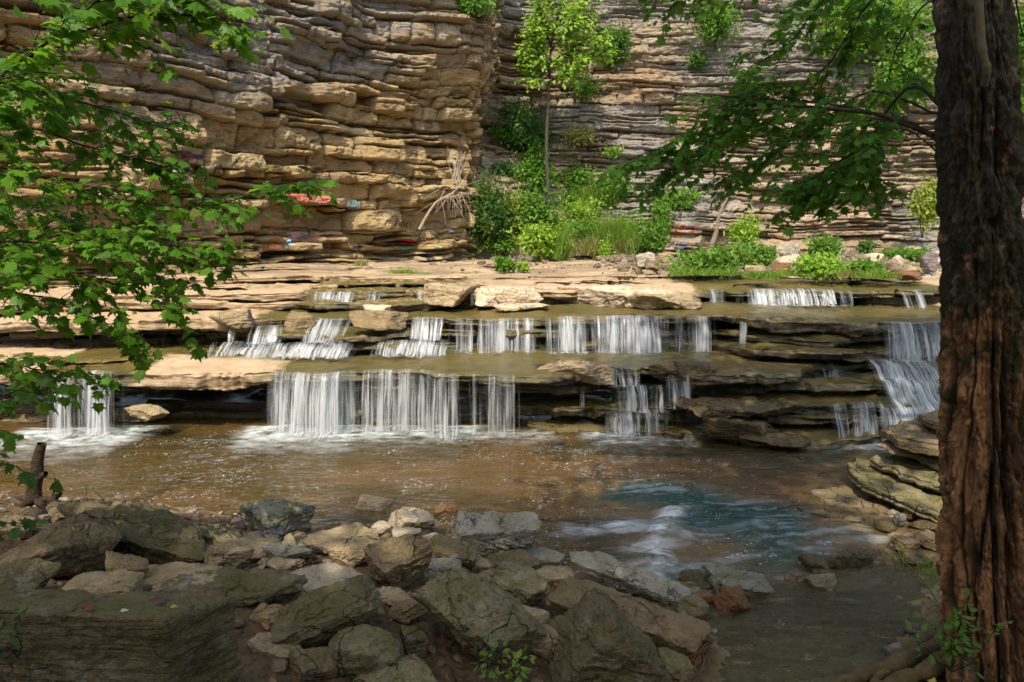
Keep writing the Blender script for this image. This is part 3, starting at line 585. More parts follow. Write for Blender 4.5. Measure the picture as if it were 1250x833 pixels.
def water_mat():
    t = NT('stream_water'); P = t.pos(); f = t.attr('foam'); te = t.attr('teal'); si = t.attr('silt'); ro = t.attr('rough')
    n1 = t.noise(t.mapv(P, (2.6, 7, 1)), 1., 5, .6, .4); n2 = t.noise(t.mapv(P, (9, 22, 1)), 1., 4, .6, .5); n0 = t.noise(t.mapv(P, (.8, 2.4, 1)), 1., 3, .5)
    h = t.math('ADD', t.math('MULTIPLY', n1, .8), t.math('ADD', t.math('MULTIPLY', n2, .28), n0))
    nb = t.bump(h, .9, .13)
    tint = t.mix(te, (.70, .58, .27), (.12, .36, .30))
    trp = t.n('ShaderNodeBsdfTransparent', Color=tint).outputs[0]
    # suspended silt / bubbles inside the water
    body = t.mix(te, (.105, .080, .020), (.012, .056, .040))
    body = t.mix(t.math('MULTIPLY', si, .8), body, (.155, .088, .028))
    body = t.mix(t.attr('murk'), body, (.080, .068, .014))
    bd = t.n('ShaderNodeBsdfDiffuse', Color=body).outputs[0]
    k = t.math('ADD', t.math('MULTIPLY', te, .58), t.math('ADD', t.math('MULTIPLY', si, .2), t.math('ADD', t.math('MULTIPLY', t.attr('murk'), .22), .27)))
    inside = t.n('ShaderNodeMixShader', i0=k, i1=trp, i2=bd).outputs[0]
    gl = t.n('ShaderNodeBsdfGlossy', Color=(1, 1, 1), Roughness=.06, Normal=nb).outputs[0]
    fr = t.n('ShaderNodeFresnel', IOR=1.38, Normal=nb).outputs[0]
    w = t.n('ShaderNodeMixShader', i0=t.math('MINIMUM', t.math('MULTIPLY', fr, 1.15), 1.), i1=inside, i2=gl).outputs[0]
    # small white flecks: foam and painted water sparkle
    vv = t.vor(t.mapv(P, (11, 17, 1)), 1.); vr = t.noise(t.mapv(P, (1.0, 2.2, 1)), 1., 4, .7)
    spk = t.math('MULTIPLY', t.ramp(vv, .17, .10), t.ramp(vr, .50, .60))
    vv2 = t.vor(t.mapv(P, (27, 38, 1)), 1.)
    spk2 = t.math('MULTIPLY', t.ramp(vv2, .22, .12), t.ramp(vr, .53, .62))
    spk = t.math('MULTIPLY', t.math('MAXIMUM', spk, spk2), t.math('MULTIPLY', t.attr('fleck'), .75))
    fn = t.noise(t.mapv(P, (7, 12, 7)), 1., 7, .7, .5)
    fm = t.math('MULTIPLY', f, t.ramp(fn, .25, .65, .45, 1.0))
    ff = t.math('MINIMUM', t.math('MAXIMUM', t.ramp(fm, .05, .95), spk), .96)
    fd = t.n('ShaderNodeBsdfDiffuse', Color=(.70, .75, .75)).outputs[0]
    return t.done(t.n('ShaderNodeMixShader', i0=ff, i1=w, i2=fd).outputs[0])
fleck = np.clip(band(WX, -7, 3.2, 1.5)*band(WY, 6.0, 10.9, .5), 0, 1)
pool = link('pool_water', mesh_np('pool_water', np.stack([WX, WY, wz], -1).reshape(-1, 3), grid_faces(*WX.shape), {'foam': foam_refl, 'teal': teal, 'silt': silt, 'rough': rough_, 'fleck': fleck, 'murk': murk}), water_mat())  # foam attribute holds real foam plus the painted reflection streaks
tag(pool, kind='structure')
# ================================================================== ROCKS
ICO = {}
def ico(l):
    if l not in ICO:
        bm = bmesh.new(); bmesh.ops.create_icosphere(bm, subdivisions=l, radius=1.)
        bm.verts.ensure_lookup_table()
        ICO[l] = (np.array([v.co[:] for v in bm.verts]), np.array([[v.index for v in f.verts] for f in bm.faces])); bm.free()
    return ICO[l]
def rotm(rx, ry, rz): return np.array(Matrix.Rotation(rz, 3, 'Z') @ Matrix.Rotation(ry, 3, 'Y') @ Matrix.Rotation(rx, 3, 'X'))
def rock_shape(kind, seed, lvl=5):
    V, F = ico(lvl); r = np.random.default_rng(seed)
    def rd(n):
        a = r.normal(size=(n, 3)); return a/np.linalg.norm(a, axis=1)[:, None]
    ax = np.vstack([np.eye(3), -np.eye(3)])
    if kind == 'round': N = np.vstack([rd(22), ax]); d = np.r_[r.uniform(.85, 1.05, 22), np.ones(6)]; p = 9
    elif kind == 'boulder': N = np.vstack([rd(9), ax+r.normal(0, .25, (6, 3))]); d = np.r_[r.uniform(.62, .98, 9), r.uniform(.85, 1.1, 6)]; p = 46
    elif kind == 'block':
        N = np.vstack([ax+r.normal(0, .10, (6, 3)), rd(5)]); d = np.r_[r.uniform(.85, 1, 6), r.uniform(1.0, 1.2, 5)]; p = 60
    elif kind == 'slab':
        c = rd(9); c[:, 2] *= .3; N = np.vstack([ax[[2, 5]]+r.normal(0, .06, (2, 3)), c, rd(3)]); d = np.r_[.9, .9, r.uniform(.75, 1.05, 9), r.uniform(1.05, 1.25, 3)]; p = 55
    elif kind == 'wedge':
        N = np.array([(-.75, -.1, .62), (.72, -.05, .60), (0, -1, .12), (.1, 1, .3), (0, 0, -1), (1, 0, -.2), (-1, 0, -.2), (.3, -.7, .6)]); d = np.array([.55, .55, .8, .8, .6, 1, 1, .86]); N = N+r.normal(0, .05, N.shape); p = 60
    elif kind == 'flat':      # flat-topped block
        N = np.array([(.02, .06, 1), (-.05, -1, .03), (1, -.16, .03), (-1, 0, .1), (0, 1, 0), (0, 0, -1)]); d = np.r_[.95, .85, .97, 1, .9, .9]; p = 80
    elif kind == 'plate':
        a = np.sort(r.uniform(0, 2*PI, 8)+0); N = np.vstack([[(0, 0, 1), (0, 0, -1)], np.stack([np.cos(a), np.sin(a), r.normal(0, .22, 8)], 1), ax[[0, 1, 3, 4]]]); d = np.r_[1, 1, r.uniform(.72, 1.0, 8), np.ones(4)]; p = 60
    N = N/np.linalg.norm(N, axis=1)[:, None]
    c = np.maximum(V@N.T, 0)/d
    rad = (c**p).sum(1)**(-1./p)
    return V*rad[:, None], F
def rock_noise(P, Nn, size, seed, lamdir, amp=1.):
    """displace along the outward direction: chips, pits and thin bedding"""
    o = seed*3.7
    q = P/size; l = (P@lamdir)/size
    wob = l+.10*fbm(q[:, 0]*1.1+o, q[:, 1]*1.1, q[:, 2]*1.1, o=2)
    d = .085*fbm(q[:, 0]*1.5+o, q[:, 1]*1.5, q[:, 2]*1.5, o=4)
    for fq, am in ((7., .040), (17., .016)):                         # broken bedding steps
        b_ = np.floor(wob*fq+.5*fbm(q[:, 0]*2+o, q[:, 1]*2, q[:, 2]*2, o=2)); e_ = wob*fq-b_
        d += am*(hsh(b_, 0*b_, 0*b_, seed)-.5)*1.6+am*.3*(sstep(fbm(q[:, 0]*1.7, q[:, 1]*1.7, b_*3.1+o, o=2), -.1, .1)-.5)
    rg = np.abs(fbm(q[:, 0]*1.6+o, q[:, 1]*1.6, q[:, 2]*2.2, o=4)); d -= .055*np.exp(-(rg/.05)**2)   # cracks
    ch = fbm(q[:, 0]*2.6+o+9, q[:, 1]*2.6, q[:, 2]*2.6, o=3); d -= .05*sstep(ch, .22, .34)          # chipped scars
    d += .030*fbm(q[:, 0]*6+o, q[:, 1]*6, q[:, 2]*6, o=4, g=.62)+.012*fbm(q[:, 0]*24+o, q[:, 1]*24, q[:, 2]*24, o=3, g=.6)
    return P+Nn*(d*size*amp)[:, None]
def ground_hit(px, py, minz=-.05):
    d = ray(px, py); t = np.linspace(1.5, 22, 700); P = np.array([0, 0, EYE])+t[:, None]*d
    g = np.maximum(ground_z(P[:, 0], P[:, 1], False), minz)
    i = np.argmax(P[:, 2] < g); return P[i]
ROCKS = []
def rock(name, label, box, kind, mat, seed, rot=(0, 0, 0), ydep=.75, Y=None, lvl=5, cat='rock', group=None, sink=.0, amp=1., th=None, el=None):
    x0, y0, x1, y1 = box; cx = (x0+x1)/2; cy = (y0+y1)/2; w, h = x1-x0, y1-y0
    V, F = rock_shape(kind, seed, lvl)
    V = V/np.abs(V).max(0)*np.array(el or {'slab': (1, .8, .42), 'block': (1, .8, .7), 'plate': (1, .8, .3)}.get(kind, (1, .85, .75))); V = V@rotm(*rot).T
    V = V/np.abs(V).max(0)
    if Y is None:
        g = ground_hit(cx, y1-.12*h); Y = g[1]+.25*w/FPX*g[1]*ydep
    c = at(cx, cy, Y); dep = Y*cT-(c[2]-EYE)*sT
    sx = w/2*dep/FPX; sy = sx*ydep; sz = h/2*dep/FPX*.8 if th is None else th/2
    size = max(sx, sy, sz)
    lam = np.array([.1, .05, 1.]); lam = rotm(*rot)@lam; lam /= np.linalg.norm(lam)
    for it in range(9):
        P = V*[sx, sy, sz]+c
        ux, uy, _ = proj(P)
        sx *= np.clip(w/(ux.max()-ux.min()), .6, 1.6)
        r_ = np.clip(h/(uy.max()-uy.min()), .6, 1.6); sz, sy = (sz*r_, sy*r_**.4) if th is None else (th/2, sy*r_)
        c[0] += (cx-(ux.max()+ux.min())/2)*dep/FPX; c[2] -= (cy-(uy.max()+uy.min())/2)*dep/FPX
    P = V*[sx, sy, sz]; Nn = V/np.array([sx, sy, sz]); Nn /= np.linalg.norm(Nn, axis=1)[:, None]
    Nn = P/np.linalg.norm(P, axis=1)[:, None]*.6+Nn*.4; Nn /= np.linalg.norm(Nn, axis=1)[:, None]
    P = rock_noise(P, Nn, max(.6*size, min(sx, sy, sz)), seed, lam, amp)
    if sink: c[2] -= sink
    me = mesh_np(name, P, F)
    o = link(name, me, mat); o.location = c
    ROCKS.append((o, box))
    return tag(o, label, cat, group or 'loose rocks on the near bank')
RM = {
 'dark': rock_material('dark_mossy_rock', (.17, .135, .070), (.09, .072, .038), (.036, .030, .017), moss=.55, lichen=.35, moss_col=(.070, .064, .013)),
 'mossy': rock_material('mossy_sandstone', (.27, .22, .118), (.145, .122, .066), (.055, .048, .024), moss=.6, lichen=.4, moss_col=(.090, .085, .018)),
 'tan': rock_material('tan_sandstone', (.40, .305, .18), (.235, .18, .108), (.11, .083, .048), moss=.35, moss_col=(.10, .09, .022)),
 'brown': rock_material('brown_sandstone', (.27, .19, .10), (.15, .112, .062), (.07, .052, .028), moss=.35, lichen=.25, moss_col=(.078, .07, .018)),
 'grey': rock_material('grey_limestone', (.38, .34, .265), (.22, .20, .158), (.105, .095, .072), moss=.35, lichen=.5, moss_col=(.105, .10, .03)),
 'lichen': rock_material('lichen_grey_rock', (.25, .235, .175), (.165, .155, .112), (.07, .067, .04), moss=.45, lichen=.9, moss_col=(.09, .095, .02)),
 'pale': rock_material('pale_sandstone', (.44, .37, .27), (.34, .275, .19), (.19, .14, .085), rough=.75, moss=.2, moss_col=(.12, .105, .04)),
 'sun': rock_material('sunlit_sandstone', (.54, .44, .31), (.46, .35, .23), (.26, .18, .105), rough=.8, lam=.6),  # pale slabs, with the brightness of full sun put into the colour
 'rust': rock_material('rust_rock', (.20, .095, .04), (.14, .07, .03), (.065, .036, .018), rough=.5, moss=.2),
 'wet': rock_material('wet_rock', (.125, .09, .044), (.08, .062, .03), (.04, .031, .016), rough=.26, moss=.3, moss_col=(.06, .058, .012)),
 'purple': rock_material('purplish_stone', (.22, .18, .175), (.165, .135, .125), (.10, .08, .07)),
}
B = lambda label, box, kind, mat, seed, rot=(0, 0, 0), yd=.75, name='boulder', **k: rock(name, label, box, kind, RM[mat], seed, rot, yd, cat=k.pop('cat', 'rock'), **k)
B('huge dark flat topped block filling the bottom left corner, fallen leaves on top', (-120, 716, 311, 1010), 'flat', 'dark', 3, (.0, .0, -.04), .20, lvl=7, Y=2.92, el=(1, .2, .6), amp=.55)
B('dark angular boulder leaning to a sharp ridge, above the huge corner block', (-25, 622, 150, 722), 'boulder', 'brown', 12, (0.25, -0.42, 0.45), .7, lvl=6, el=(1, 0.7, 0.62))
B('long dark slab sloping down to the right beside the driftwood stump', (70, 612, 255, 700), 'slab', 'dark', 21, (0.2, 0.5, -0.25), .5, lvl=6, el=(1, 0.35, 0.24))
B('low dark rounded rock at the left picture edge above the huge corner block', (-30, 680, 78, 742), 'boulder', 'dark', 24, (0, 0, .4), .7)
B('pale flat stone tucked behind the huge corner block', (74, 697, 176, 742), 'slab', 'tan', 30, (.1, .15, .3), .7)
B('small dark stone wedged right of the sharp ridged boulder', (128, 672, 182, 722), 'boulder', 'brown', 33, (.4, .2, .1), .7)
B('smooth grey brown oval stone behind the layered dark slab', (160, 688, 280, 722), 'round', 'tan', 37, (0, .05, .2), .8)
B('dark layered slab with rough edges right of the huge corner block', (183, 696, 368, 748), 'slab', 'dark', 41, (0.15, 0.08, 0.1), .6, lvl=6, el=(1, 0.5, 0.26))
B('grey angular stone in front of the green slab', (246, 660, 312, 702), 'block', 'tan', 47, (.3, .2, .7), .8)
B('mossy low rock behind the grey angular stone', (160, 632, 228, 664), 'boulder', 'mossy', 52, (.1, .2, 0), .8)
B('green tinged flat slab between the mossy rock and the lichen boulder', (218, 640, 300, 684), 'slab', 'mossy', 55, (0.2, 0.32, 0.1), .7, el=(1, 0.6, 0.32))
B('thin tilted slab leaning toward the pebbles under the lichen boulder', (262, 655, 345, 690), 'slab', 'tan', 58, (0.1, 0.3, 0.2), .7, el=(1, 0.6, 0.25))
B('smooth pale grey stone at the water line beside the pink log', (142, 620, 188, 637), 'round', 'grey', 61, (0, .1, 0), .8)
B('small dark upright stone left of the smooth pale grey stone', (136, 611, 158, 630), 'boulder', 'dark', 62, (0, .1, 0), .8, lvl=4)
B('bulky grey green lichen covered boulder standing at the pool edge', (289, 608, 386, 660), 'boulder', 'lichen', 68, (.2, .1, .9), .8, lvl=6)
B('purplish rounded stone under the lichen boulder', (317, 644, 349, 667), 'round', 'purple', 71, (0, 0, .4), .8, lvl=4)
B('small brown stone right of the purplish one under the lichen boulder', (346, 648, 376, 668), 'round', 'tan', 72, (0, 0, .4), .8, lvl=4)
B('small rounded pebble between two slabs below the lichen boulder', (337, 660, 362, 676), 'round', 'grey', 73, (0, 0, .4), .8, lvl=4)
B('tiny pale pebble next to the flat brown slab', (360, 663, 378, 680), 'boulder', 'grey', 74, (0, 0, .4), .8, lvl=4)
B('narrow pale stone lying left of the sunlit flat slab', (312, 680, 372, 696), 'slab', 'tan', 76, (0, .05, .1), .6)
B('smooth pale flat slab catching sunlight in the middle of the bank', (330, 686, 452, 734), 'slab', 'pale', 80, (0.2, -0.05, 0.1), .75, lvl=6, amp=.6, el=(1, 0.8, 0.28))
B('broad greenish brown flat slab with a blue grey patch', (366, 639, 462, 692), 'slab', 'tan', 84, (0.22, -0.12, 0.2), .8, lvl=6, el=(1, 0.8, 0.34))
B('long dark beam shaped boulder lying diagonally in the foreground', (296, 700, 468, 812), 'block', 'dark', 90, (0.45, -0.52, 0.25), .6, lvl=6, el=(1, 0.36, 0.3))
B('dark brown stone in the gap beside the corner block', (303, 734, 350, 778), 'boulder', 'brown', 93, (.2, .1, .4), .8)
B('dark brown cube shaped boulder with an upright front edge', (443, 650, 528, 724), 'block', 'brown', 97, (.3, -.2, .75), .85, lvl=6)
B('reddish grey tilted block behind the cube shaped boulder', (503, 654, 582, 706), 'block', 'brown', 101, (.3, .3, .4), .8, lvl=6)
B('grey pointed stone right of the cube shaped boulder', (513, 676, 564, 714), 'boulder', 'grey', 104, (.4, .1, .4), .8)
B('pale white angular rock at the water edge near the rust red stone', (472, 619, 532, 653), 'block', 'pale', 110, (.2, .35, .5), .8)
B('small pale yellow stone at the water edge left of the white angular rock', (452, 635, 478, 652), 'round', 'pale', 113, (0, 0, .4), .8, lvl=4)
B('small flat pale stone below the white angular rock', (477, 644, 515, 662), 'boulder', 'pale', 114, (0, .1, .4), .8, lvl=4)
B('little whitish stone between the white angular rock and the grey boulder', (512, 650, 540, 664), 'boulder', 'grey', 115, (0, .1, .4), .8, lvl=4)
B('rust red stone at the pool edge behind the grey boulder', (529, 613, 559, 637), 'boulder', 'rust', 118, (0, .1, .4), .8, lvl=4)
B('large pale grey boulder with a ridged top at the pool edge', (538, 624, 662, 690), 'boulder', 'grey', 131, (.3, .45, .2), .75, lvl=6)
B('orange brown wedge leaning on the large pale grey boulder', (544, 644, 580, 680), 'block', 'brown', 125, (.5, .3, .5), .8)
B('massive mossy oblong boulder in the centre foreground', (500, 696, 664, 824), 'boulder', 'mossy', 140, (0.35, 0.56, 0.1), .75, lvl=6, el=(1, 0.62, 0.52))
B('big triangular mossy boulder with a sloping left face in the front', (656, 718, 826, 862), 'wedge', 'dark', 146, (.0, .05, .12), .7, lvl=6)
B('long tan beam shaped slab behind the triangular boulder', (666, 702, 864, 800), 'block', 'brown', 152, (0.25, 0.4, -0.2), 0.45, lvl=6, el=(1, 0.3, 0.24))
B('smooth grey log shaped rock lying at the edge of the rapids', (696, 672, 842, 746), 'block', 'grey', 158, (0.3, 0.4, -0.2), 0.45, lvl=6, el=(1, 0.22, 0.22))
B('layered mossy rock right of the massive oblong boulder', (570, 688, 672, 744), 'slab', 'mossy', 163, (0.15, 0.2, -0.1), .7, lvl=6, el=(1, 0.6, 0.38))
B('dark arched slab in front of the large pale grey boulder', (582, 671, 664, 702), 'slab', 'dark', 167, (0.15, 0.12, -0.1), .7, el=(1, 0.6, 0.3))
B('small purplish grey stone on the layered mossy rock', (604, 685, 634, 705), 'boulder', 'purple', 171, (.15, .2, .3), .8, lvl=4)
B('brown stone half hidden between the oblong and triangular boulders', (625, 738, 672, 774), 'boulder', 'tan', 174, (.15, .2, .3), .8)
B('flat pale greenish stone right of the layered mossy rock', (642, 690, 702, 716), 'slab', 'tan', 176, (.1, .1, 0), .7)
B('mossy rounded rock in the dark hollow at the bottom', (400, 762, 494, 836), 'round', 'mossy', 180, (.15, .2, .3), .8)
B('flat mossy rock cut by the bottom edge of the picture', (420, 800, 558, 880), 'slab', 'mossy', 184, (.25, -.1, .1), .7, lvl=6)
B('dark upright stone beside the leaf litter hollow', (488, 762, 524, 806), 'block', 'dark', 187, (.1, .2, .3), .8)
for l, b_, k_, m_, sd_, ro_ in [
 ('flat tan slab poking out between the corner block and the long beam boulder', (300, 768, 372, 812), 'slab', 'tan', 700, (.2, .2, .3)),
 ('angular brown rock in the hollow below the long beam boulder', (352, 790, 412, 840), 'block', 'brown', 703, (.3, .2, .6)),
 ('pointed grey rock left of the hollow of leaf litter', (372, 742, 420, 786), 'boulder', 'grey', 706, (.2, .5, .2)),
 ('small slab under the foot of the cube shaped boulder', (452, 716, 506, 740), 'slab', 'tan', 709, (.2, .1, .2)),
 ('flat brown rock right of the hollow, touching the massive oblong boulder', (472, 730, 524, 762), 'slab', 'brown', 712, (.2, -.2, .2)),
 ('dark slab between the mossy low rock and the long dark slab', (180, 646, 248, 680), 'slab', 'brown', 715, (.2, .3, .1)),
 ('grey slab wedged left of the broad greenish brown flat slab', (318, 664, 382, 690), 'slab', 'grey', 718, (.2, .1, .1)),
 ('brown angular rock right of the reddish grey tilted block', (560, 676, 604, 708), 'block', 'tan', 721, (.3, .3, .5)),
 ('grey slab lying in front of the large pale grey boulder', (628, 668, 690, 696), 'slab', 'grey', 724, (.2, .2, -.1)),
 ('dark rock filling the gap below the arched slab', (540, 700, 588, 730), 'boulder', 'brown', 727, (.2, .2, .1)),
 ('brown rock at the left picture edge below the driftwood stump', (-20, 628, 46, 668), 'block', 'brown', 730, (.2, .3, .4)),
 ('low slab behind the sharp ridged boulder at the stump roots', (56, 612, 118, 640), 'slab', 'brown', 733, (.15, .3, 0)),
 ('tan pointed rock left of the long tan slab', (640, 762, 690, 806), 'boulder', 'tan', 736, (.3, .3, .2)),
 ('wet dark rock at the pool edge under the end of the long tan slab', (826, 764, 872, 806), 'boulder', 'wet', 739, (.2, .2, .2)),
 ('mossy edge rock by the dead root tangle', (800, 790, 850, 836), 'boulder', 'mossy', 742, (.2, .2, .2)),
 ('small pale rock between the green slab and the purplish stone', (296, 648, 322, 668), 'boulder', 'pale', 745, (.2, .2, .2))]:
    B(l, b_, k_, m_, sd_, ro_, .8)
W_ = 'rocks standing in shallow water'
B('rust brown rounded boulder standing in the quiet right pool', (868, 714, 916, 758), 'boulder', 'rust', 200, (0, .2, .3), .8, group=W_)
B('grey green angular rock sloping into the quiet right pool', (856, 688, 948, 734), 'block', 'lichen', 204, (0.3, 0.35, 0.2), .6, group=W_, el=(1, 0.6, 0.4))
B('smooth pale green stone beside the end of the long tan slab', (826, 726, 866, 762), 'round', 'mossy', 208, (0, .2, .3), .8, group=W_)
B('small reddish stone behind the pale green stone', (838, 720, 872, 742), 'boulder', 'rust', 211, (0, .2, .3), .8, lvl=4, group=W_)
B('low yellowish rock at the right end of the grey log shaped rock', (782, 700, 844, 734), 'slab', 'tan', 214, (0.1, 0.35, -0.1), .7, group=W_, el=(1, 0.4, 0.25))
B('dark wet stone at the foot of the white rapids', (828, 694, 862, 716), 'boulder', 'wet', 217, (.1, .3, -.1), .7, lvl=4, group=W_)
B('small grey wet stone between the rapids and the grey green rock', (846, 702, 884, 722), 'boulder', 'wet', 219, (.1, .1, -.1), .7, lvl=4, group=W_)
B('tan rounded stone in the water right of the grey green rock', (983, 700, 1022, 726), 'boulder', 'tan', 222, (.1, .1, .4), .8, group=W_)
B('small brown stone left of the tan rounded stone', (956, 696, 990, 716), 'round', 'brown', 225, (.1, .1, .4), .8, lvl=4, group=W_)
B('dark flat wet slab lying across the rapids outlet', (984, 688, 1046, 704), 'slab', 'wet', 228, (.05, .1, .2), .7, group=W_)
B('dark brown tilted rock topping the pile at the rapids outlet', (1012, 668, 1066, 698), 'slab', 'wet', 231, (.2, .35, .1), .7, group=W_)
B('low dark stone left of the pile at the rapids outlet', (974, 676, 1020, 700), 'boulder', 'wet', 234, (.1, .1, .4), .7, lvl=4, group=W_)
B('small round dark stone poking from the white outlet water', (908, 684, 926, 696), 'round', 'wet', 235, (.1, .1, .4), .7, lvl=4, group=W_)
B('orange brown stone alone in the pool beyond the near bank', (434, 603, 479, 630), 'boulder', 'tan', 240, (.1, .1, .2), .8, group=W_)
R_ = 'stones on the right bank beside the tree'
B('reddish brown block beside the tree trunk at the rapids outlet', (1084, 652, 1122, 676), 'block', 'brown', 250, (.1, .1, .3), .8, group=R_)
B('greenish wet stone below the reddish brown block', (1092, 668, 1150, 694), 'boulder', 'wet', 253, (.1, .1, .3), .8, group=R_)
B('brown stone partly behind the tree trunk at the water edge', (1116, 650, 1160, 676), 'boulder', 'brown', 256, (.1, .1, .3), .8, group=R_)
B('bright orange stone on the right bank under the stacked slabs', (1102, 619, 1126, 636), 'block', 'rust', 259, (.1, .1, .3), .8, lvl=4, group=R_)
B('white speckled stone left of the bright orange stone', (1088, 625, 1107, 644), 'boulder', 'grey', 262, (.1, .1, .3), .8, lvl=4, group=R_)
B('small grey stone above the white speckled stone', (1083, 622, 1100, 634), 'round', 'grey', 263, (.1, .1, .3), .8, lvl=4, group=R_)
B('mossy flat stone at the edge of the teal channel', (1026, 627, 1064, 644), 'slab', 'mossy', 265, (.1, .1, .3), .8, group=R_)
B('dark stone lowest in the row under the stacked slabs', (1108, 634, 1152, 652), 'boulder', 'wet', 268, (.1, .1, .3), .8, lvl=4, group=R_)
B('grey damp stone between the mossy flat stone and the tree trunk', (1066, 634, 1096, 650), 'round', 'wet', 269, (.1, .1, .3), .8, lvl=4, group=R_)
S_ = 'stacked rock slabs on the right shore'
def plate(label, poly, z, th, mat, seed, tilt=(0, 0)):
    """a bedded slab: outline given on its top plane, broken edges, thickness th"""
    P = np.array([on_z(px, py, z)[:2] for px, py in poly]); c = P.mean(0); n = 220
    ang = np.linspace(-PI, PI, n, endpoint=False); Q = np.vstack([P, P[:1]])
    R = np.zeros(n)
    for i, a in enumerate(ang):
        d = np.array([math.cos(a), math.sin(a)]); best = 0
        for u, v in zip(Q[:-1], Q[1:]):
            e = v-u; den = d[0]*e[1]-d[1]*e[0]
            if abs(den) < 1e-9: continue
            w = u-c; t = (w[0]*e[1]-w[1]*e[0])/den; k = (w[0]*d[1]-w[1]*d[0])/den
            if t > 0 and -1e-6 <= k <= 1+1e-6: best = max(best, t)
        R[i] = best
    ca, sa = np.cos(ang), np.sin(ang); R = R+.05*fbm(ca*2.5, sa*2.5, seed, o=3)+.02*fbm(ca*12, sa*12, seed, o=3)
    rows = []
    for f in np.linspace(.02, 1, 26)**.7: rows.append((f*R-.012, np.full(n, 0.)))
    for k in np.linspace(.06, 1, 14):
        rows.append((R-.022*abs(2*k-1)**4+.03*(hsh(np.floor(np.full(n, k*5)+.6*fbm(ca*2, sa*2, seed, o=2)), 0*ang, 0*ang, seed)-.5), np.full(n, -th*k)))
    rows.append((R*.6, np.full(n, -th)))
    rr = np.array([q[0] for q in rows]); zz = np.array([q[1] for q in rows]); X = c[0]+rr*ca; Y = c[1]+rr*sa
    zz = zz+.02*fbm(X*2, Y*2, seed, o=3)+.012*fbm(X*9, Y*9, seed, o=3)-.03*sstep(fbm(X*1.5, Y*2.5, seed+.5, o=3), .05, .1)*(zz > -.02)+tilt[0]*(X-c[0])+tilt[1]*(Y-c[1])
    i = np.arange(len(rows)-1)[:, None]*n; j = np.arange(n)[None]; j2 = (j+1) % n
    F = np.stack([i+j2, i+j, i+n+j, i+n+j2], -1).reshape(-1, 4)
    o = link('rock_slab', mesh_np('rock_slab', np.stack([X-c[0], Y-c[1], zz], -1).reshape(-1, 3), F), RM[mat]); o.location = (c[0], c[1], z)
    return tag(o, label, 'slab', S_)
plate('small upper slab of the right shore stack touching the tree trunk', [(1122, 506), (1140, 517), (1300, 522), (1300, 497), (1150, 498)], .95, .09, 'brown', 1)
plate('chunky topmost block of the right shore stack, below the tumbling fall', [(1078, 520), (1096, 533), (1130, 541), (1300, 546), (1300, 504), (1120, 508)], .82, .15, 'brown', 2)
plate('thin plate jutting left from under the chunky topmost block', [(1070, 540), (1092, 550), (1300, 556), (1300, 530), (1090, 534)], .62, .06, 'tan', 3)
plate('thick slab second from the top of the right shore stack', [(1096, 546), (1126, 558), (1164, 568), (1300, 574), (1300, 535), (1110, 536)], .56, .10, 'mossy', 4)
plate('long tilted slab in the middle of the right shore stack', [(1060, 558), (1100, 576), (1164, 596), (1300, 604), (1300, 548), (1090, 548)], .43, .10, 'mossy', 5)
plate('longest slab of the right shore stack, overhanging a dark gap', [(1032, 566), (1058, 590), (1108, 612), (1164, 634), (1300, 652), (1300, 572), (1110, 556), (1060, 556)], .29, .13, 'mossy', 6)
plate('low flat slab half under water at the foot of the right shore stack', [(984, 598), (1010, 612), (1070, 624), (1140, 642), (1300, 652), (1300, 590), (1050, 584)], .07, .2, 'brown', 7)
plate('dark thin slab edge along the teal channel', [(966, 612), (990, 622), (1060, 634), (1112, 642), (1120, 610), (1000, 603)], .04, .2, 'wet', 8)
# pale slabs on the upper ledge
U_ = 'sunlit slabs lying on the upper ledge'
U = lambda label, box, mat, seed, rot, yd, Y, **k: B(label, box, 'slab', mat, seed, rot, yd, name='rock_slab', Y=Y, cat='slab', group=U_, **k)
U('pale flat slab in full sun at the left of the upper ledge centre', (580, 349, 664, 374), 'sun', 400, (.02, .02, .0), .9, 14.3, lvl=6)
U('long pale slab in full sun with dark hollows along its front', (648, 347, 838, 376), 'sun', 404, (.02, -.02, .0), .55, 14.45, lvl=6)
U('rounded brown rock at the right end of the pale sunlit slabs', (768, 354, 858, 378), 'tan', 408, (.02, .05, .0), .8, 14.1)
U('brown domed rock on the upper ledge left of the pale slabs', (516, 346, 584, 374), 'tan', 412, (.02, .05, .0), .8, 14.35)
U('thin pale plate lying below the pale flat slab', (602, 370, 672, 380), 'sun', 415, (.0, .03, .0), .8, 13.9)
U('small flat cream stone on the wet step above the white chute', (443, 372, 478, 386), 'sun', 418, (.0, .03, .0), .8, 13.1)
U('dark wedge of rock on the wet step above the low fan', (424, 378, 498, 404), 'brown', 421, (.05, .1, .0), .7, 12.75)
U('rounded brown rock splitting the falls at the left of the middle ledge', (346, 380, 388, 408), 'brown', 424, (.05, .1, .0), .8, 12.75)
U('dry tan rock left of the small white drop', (256, 376, 312, 402), 'tan', 427, (.05, -.1, .0), .8, 12.6)
U('tan twisted rock under the lip at the centre of the lowest ledge', (648, 438, 752, 470), 'tan', 430, (.1, .15, .0), .5, 11.0, lvl=6)
U('dark brown rock on the lip right of the two tiered cascade', (792, 440, 884, 474), 'wet', 433, (.05, .1, .0), .5, 10.95, lvl=6)
U('long dark plate standing out of the black overhang at the right', (820, 484, 985, 512), 'wet', 436, (.02, .05, .0), .5, 10.35, lvl=6)
U('dark pointed block at the water line under the black overhang', (856, 506, 938, 540), 'wet', 439, (.02, .08, .0), .6, 10.15, lvl=6)
U('pale triangular rock in the pool at the foot of the left undercut', (152, 494, 206, 514), 'tan', 442, (.1, .35, .0), .6, 10.5)
U('flat thin rock at the pool edge right of the pointed block', (900, 528, 990, 546), 'wet', 445, (.02, .03, .0), .8, 9.95)
